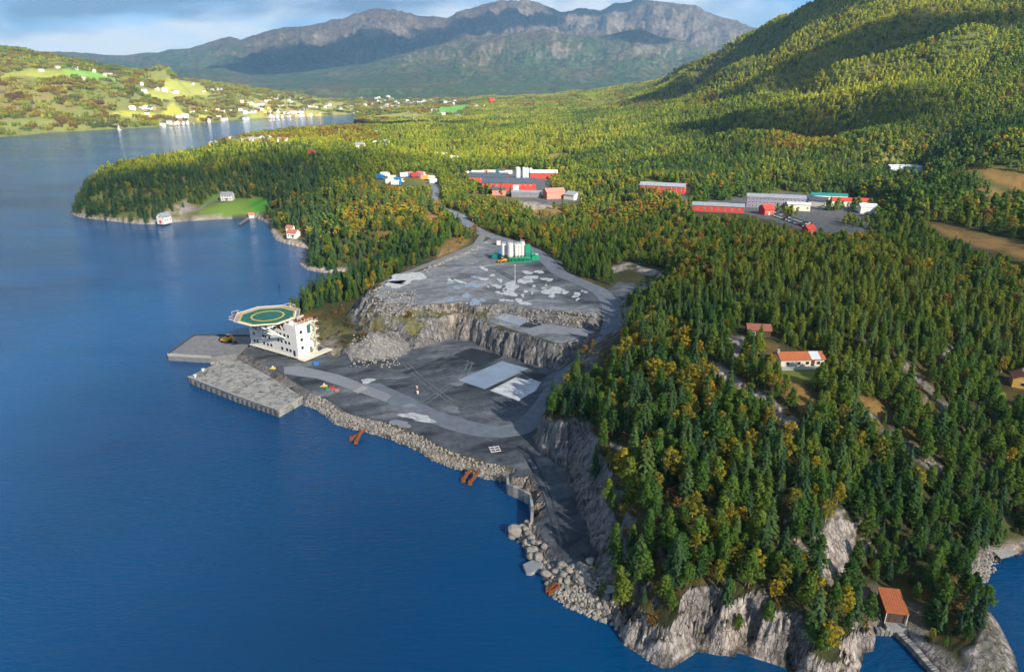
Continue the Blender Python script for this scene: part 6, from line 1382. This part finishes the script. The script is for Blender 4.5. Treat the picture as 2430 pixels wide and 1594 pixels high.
# boats
def boat(name, label, u, v, L_, rz, mast):
    x, y = W(u, v, 0); e = thing(name, label, 'boat', (x, y, 0), R(rz)); a = L_ / 2; w = L_ * .16
    B().add([(-a, -w, 1.0), (a * .5, -w, 1.0), (a, 0, 1.3), (a * .5, w, 1.0), (-a, w, 1.0), (-a * .9, -w * .7, -.4), (a * .45, -w * .6, -.4), (a * .8, 0, -.4), (a * .45, w * .6, -.4), (-a * .9, w * .7, -.4)], [(4, 3, 2, 1, 0), (0, 1, 6, 5), (1, 2, 7, 6), (2, 3, 8, 7), (3, 4, 9, 8), (4, 0, 5, 9)]).build('hull', 'white', e)
    B().box(-a * .5, a * .25, -w * .7, w * .7, 1.0, 2.8).build('cabin', 'white', e, .1); B().box(-a * .45, a * .27, -w * .73, w * .73, 1.8, 2.4).build('window', 'dark_glass', e)
    if mast:
        B().cyl(0, 0, 1, mast, .16, .1, 8).build('mast', 'white', e); B().add([(.15, 0, 2.9), (-a * .85, 0, 2.9), (.1, 0, mast * .95), (.15, .12, 2.9), (-a * .85, .12, 2.9), (.1, .12, mast * .95)], [(0, 1, 2), (5, 4, 3), (0, 3, 4, 1), (1, 4, 5, 2), (2, 5, 3, 0)]).build('sail', 'white', e)
boat('sailing_boat', 'white sailing boat alone on the far fjord', 284, 309, 11, 60, 12)
for k, (X, Y) in enumerate([(1560, 505), (1610, 500), (1680, 498), (1750, 494), (1840, 488), (470, 545)]):
    u, v = za(X, Y); boat('motor_boat', ['leftmost white motor boat moored at the fjord village', 'second white motor boat from the left at the fjord village', 'third white motor boat from the left at the fjord village', 'fourth white motor boat from the left at the fjord village', 'rightmost white motor boat moored at the fjord village', 'lone white motor boat off the houses of the far shore'][k], u, v + 2, 9, 30 + 20 * k, 0)

# ------------------------------------------------------------------ tree labels
ORD = ['nearest', 'second nearest', 'third nearest', 'fourth nearest', 'fifth nearest']
def label_trees():
    done = {}
    for k in ('pine', 'spruce', 'birch'):
        sel = [(e, h_) for kk, e, h_ in TREES if kk == k]
        for lx, ly, phrase in LM:
            near_ = sorted(sel, key=lambda t: (t[0].location.x - lx) ** 2 + (t[0].location.y - ly) ** 2)
            cnt = 0
            for e, h_ in near_:
                if e.name in done or (e.location.x - lx) ** 2 + (e.location.y - ly) ** 2 > 45 ** 2: continue
                c_ = {'pine': 'green pine', 'spruce': 'dark spruce', 'birch': 'autumn birch'}[k]; tag(e, f'{c_} standing {ORD[cnt]} to {phrase}', 'tree', {'pine': 'pines', 'spruce': 'spruces', 'birch': 'birches'}[k] + ' of the wooded headland'); done[e.name] = 1; cnt += 1
                if cnt == 5: break
        pool = {}
        for e, h_ in sel:
            if e.name in done: continue
            u, v = proj(e.location.x, e.location.y, e.location.z); size = 'tall' if h_ > {'pine': 6.2, 'spruce': 8.3, 'birch': 5.8}[k] else 'small'
            row = 'on the shore cliff' if v > 1380 else 'behind the cliff edge' if v > 1230 else 'midway up the headland' if v > 1080 else 'below the orange cabin' if v > 930 else 'level with the cabins' if v > 800 else 'far behind the cabins'
            side = 'far left' if u < 1520 else 'left' if u < 1700 else 'middle' if u < 1880 else 'right' if u < 2120 else 'far right'
            pool.setdefault(f'{size} {({"pine": "green pine", "spruce": "dark spruce", "birch": "yellow birch"})[k]} {row}, {side} of the wood', []).append((u, e))
        for lab, L_ in pool.items():
            L_.sort(key=lambda t: t[0])
            for i, (u, e) in enumerate(L_):
                w_ = ['first', 'second', 'third', 'fourth', 'fifth', 'sixth', 'seventh', 'eighth', 'ninth', 'tenth', 'eleventh', 'twelfth', 'thirteenth', 'fourteenth', 'fifteenth', 'sixteenth', 'seventeenth', 'eighteenth', 'nineteenth', 'twentieth', 'twenty-first', 'twenty-second', 'twenty-third', 'twenty-fourth']
                tag(e, lab if len(L_) == 1 else f'{lab}, {w_[i] + " from left" if i < 24 else "towards its right"}', 'tree', {'pine': 'pines', 'spruce': 'spruces', 'birch': 'birches'}[k] + ' of the wooded headland')
label_trees()

def label_houses():
    pool = {}
    for o in COL.objects:
        if o.name.startswith('village_house') and o.get('group'):
            w, r_ = o.data.materials[0].name, o.data.materials[1].name
            wc = {'white_paint': 'white', 'cream_paint': 'cream', 'yellow_boards': 'yellow'}.get(w, 'pale'); rc = {'grey_metal_roof': 'grey', 'dark_metal_roof': 'dark', 'red_brown_roof': 'red-brown', 'pale_metal_roof': 'pale'}.get(r_, 'grey')
            place = o['label'].split(' ', 2)[2]; noun = o['label'].split(' ', 2)[1]; u, v = proj(o.location.x, o.location.y, o.location.z); pool.setdefault(f'{wc} {rc}-roofed {noun} {place}', []).append((float(u), o))
    w_ = ['first', 'second', 'third', 'fourth', 'fifth', 'sixth', 'seventh', 'eighth', 'ninth', 'tenth', 'eleventh', 'twelfth', 'thirteenth', 'fourteenth', 'fifteenth', 'sixteenth', 'seventeenth', 'eighteenth', 'nineteenth', 'twentieth']
    for lab, L_ in pool.items():
        L_.sort(key=lambda t: t[0])
        for i, (u, o) in enumerate(L_): o['label'] = (lab if len(L_) == 1 else f'{lab}, {w_[i] if i < 20 else "later"} from left') if len(lab.split()) <= 13 else lab
label_houses()
bl = sorted([o for o in COL.objects if o.get('group') == 'boulders of the stone bank below the headland'], key=lambda o: -o.location.y)
for i, o in enumerate(bl):
    near_ = ['by the retaining wall', 'along the track edge', 'beside the flat slab', 'below the track end', 'under the concrete hut'][min(4, i * 5 // len(bl))]; o['label'] = f'pale grey boulder {near_}, number {i % 5 + 1} going along the bank' if False else f'{["largest", "second largest", "third largest", "fourth largest", "smallest"][i % 5]} pale boulder of the stone bank {near_}'

ms = sorted([o for o in COL.objects if o.name.startswith('marker_stone')], key=lambda o: o.location.x)
for i, o in enumerate(ms): o['label'] = ['first', 'second', 'third', 'fourth', 'fifth', 'sixth', 'seventh', 'eighth', 'ninth', 'tenth', 'eleventh', 'twelfth', 'thirteenth'][i] + ' white stone from the left in the row along the pit edge'
# ------------------------------------------------------------------ haze and clouds
def build_haze():
    bm = bmesh.new(); bmesh.ops.create_cube(bm, size=1.0)
    for v in bm.verts: v.co = Vector((v.co.x * 19200, 3400 + v.co.y * 12200, -9 + (v.co.z + .5) * 1100))
    me = bpy.data.meshes.new('haze'); bm.to_mesh(me); bm.free()
    o = bpy.data.objects.new('haze', me); COL.objects.link(o); o['kind'] = 'stuff'; o['label'] = 'thin blue haze filling the valley air'; 
    m = bpy.data.materials.new('haze'); m.use_nodes = True; nt = m.node_tree; nt.nodes.clear()
    out = nt.nodes.new('ShaderNodeOutputMaterial'); v = nt.nodes.new('ShaderNodeVolumePrincipled')
    v.inputs['Color'].default_value = (.32, .63, 1.0, 1); v.inputs['Density'].default_value = 7.5e-5; v.inputs['Anisotropy'].default_value = .2
    nt.links.new(v.outputs[0], out.inputs['Volume']); me.materials.append(m)
build_haze()

# unseen clouds placed above the valley for their shade: dense ones shade the mountain side, thin veils dim the near shore
def cloud_mat(name, dens, inner):
    s = NT(name); P = s.coord('Object'); sx = s.n('ShaderNodeSeparateXYZ'); s.L.new(P, sx.inputs[0])
    r2 = s.math('SQRT', s.math('ADD', s.math('MULTIPLY', sx.outputs[0], sx.outputs[0]), s.math('MULTIPLY', sx.outputs[1], sx.outputs[1])))
    rad = s.math('ADD', r2, s.math('MULTIPLY', s.math('SUBTRACT', s.noise(P, 2.4, 6, .6), .5), .9))
    mr = s.n('ShaderNodeMapRange', interpolation_type='SMOOTHSTEP'); s.L.new(rad, mr.inputs[0]); mr.inputs[1].default_value = .92; mr.inputs[2].default_value = inner; mr.inputs[3].default_value = 0; mr.inputs[4].default_value = dens
    s.out((.85, .86, .88), 1.0, spec=0.0); tr = s.n('ShaderNodeBsdfTransparent'); mx = s.n('ShaderNodeMixShader'); s.L.new(mr.outputs[0], mx.inputs[0]); s.L.new(tr.outputs[0], mx.inputs[1]); s.L.new(s.b.outputs[0], mx.inputs[2]); s.L.new(mx.outputs[0], s.N['Material Output'].inputs[0]); return s.m
M['cloud'] = cloud_mat('dense_shade_cloud', .93, .62); M['veil'] = cloud_mat('thin_shade_cloud', .31, .45)
def build_cloud(k, c, rx, ry, thick, rot, mat):
    bm = bmesh.new(); bmesh.ops.create_icosphere(bm, subdivisions=5, radius=1.0); V = np.array([v.co[:] for v in bm.verts])
    V[:, 2] *= 1 + .5 * fbm(V[:, 0] + k * 3.1, V[:, 1], .5, 4, .55, 3.0); V[:, 2] = np.where(V[:, 2] < 0, V[:, 2] * .35, V[:, 2])
    for v, p in zip(bm.verts, V): v.co = p
    for f in bm.faces: f.smooth = True
    me = bpy.data.meshes.new('cloud'); bm.to_mesh(me); bm.free(); me.materials.append(M[mat])
    ob = bpy.data.objects.new('cloud', me); COL.objects.link(ob); ob.location = c; ob.scale = (rx, ry, thick); ob.rotation_euler = (0, 0, rot); ob['kind'] = 'stuff'; ob['label'] = 'white fair-weather cloud floating above the valley'; ob['category'] = 'cloud'
def over(x, y, z, zc): t = (zc - z) / SUNV.z; return (x + SUNV.x * t, y + SUNV.y * t, zc)
for k, (u, v, rx, ry, rot) in enumerate([(640, 165, 560, 420, .15), (760, 135, 820, 600, .15), (930, 95, 800, 560, .2), (1190, 45, 900, 420, .1), (1400, 28, 560, 300, -.1), (1535, 85, 290, 220, .4)]):
    build_cloud(k, over(*hit(u, v), 1750), rx, ry, 130, rot, 'cloud')
build_cloud(11, over(125, 140, 15, 1300), 330, 360, 60, .2, 'veil'); build_cloud(12, over(-290, 590, 15, 1300), 300, 200, 50, .3, 'veil')  # unseen thin clouds added to dim the near ground and the peninsula

def cloud_band(k, u0, v0, u1, v1, w, mat='cloud'):
    a, b = hit(u0, v0), hit(u1, v1); c = [(a[i] + b[i]) / 2 for i in range(3)]; L_ = math.dist(a[:2], b[:2]) / 2
    build_cloud(k, over(*c, 1400), L_ * 1.15, w, 45, math.atan2(b[1] - a[1], b[0] - a[0]), mat)
cloud_band(21, 1610, 215, 1860, 100, 62); cloud_band(22, 1850, 205, 2330, 45, 60); cloud_band(23, 1660, 300, 2120, 300, 42); cloud_band(24, 830, 292, 1090, 300, 70)  # unseen narrow clouds added to cast dark bands on hill and valley
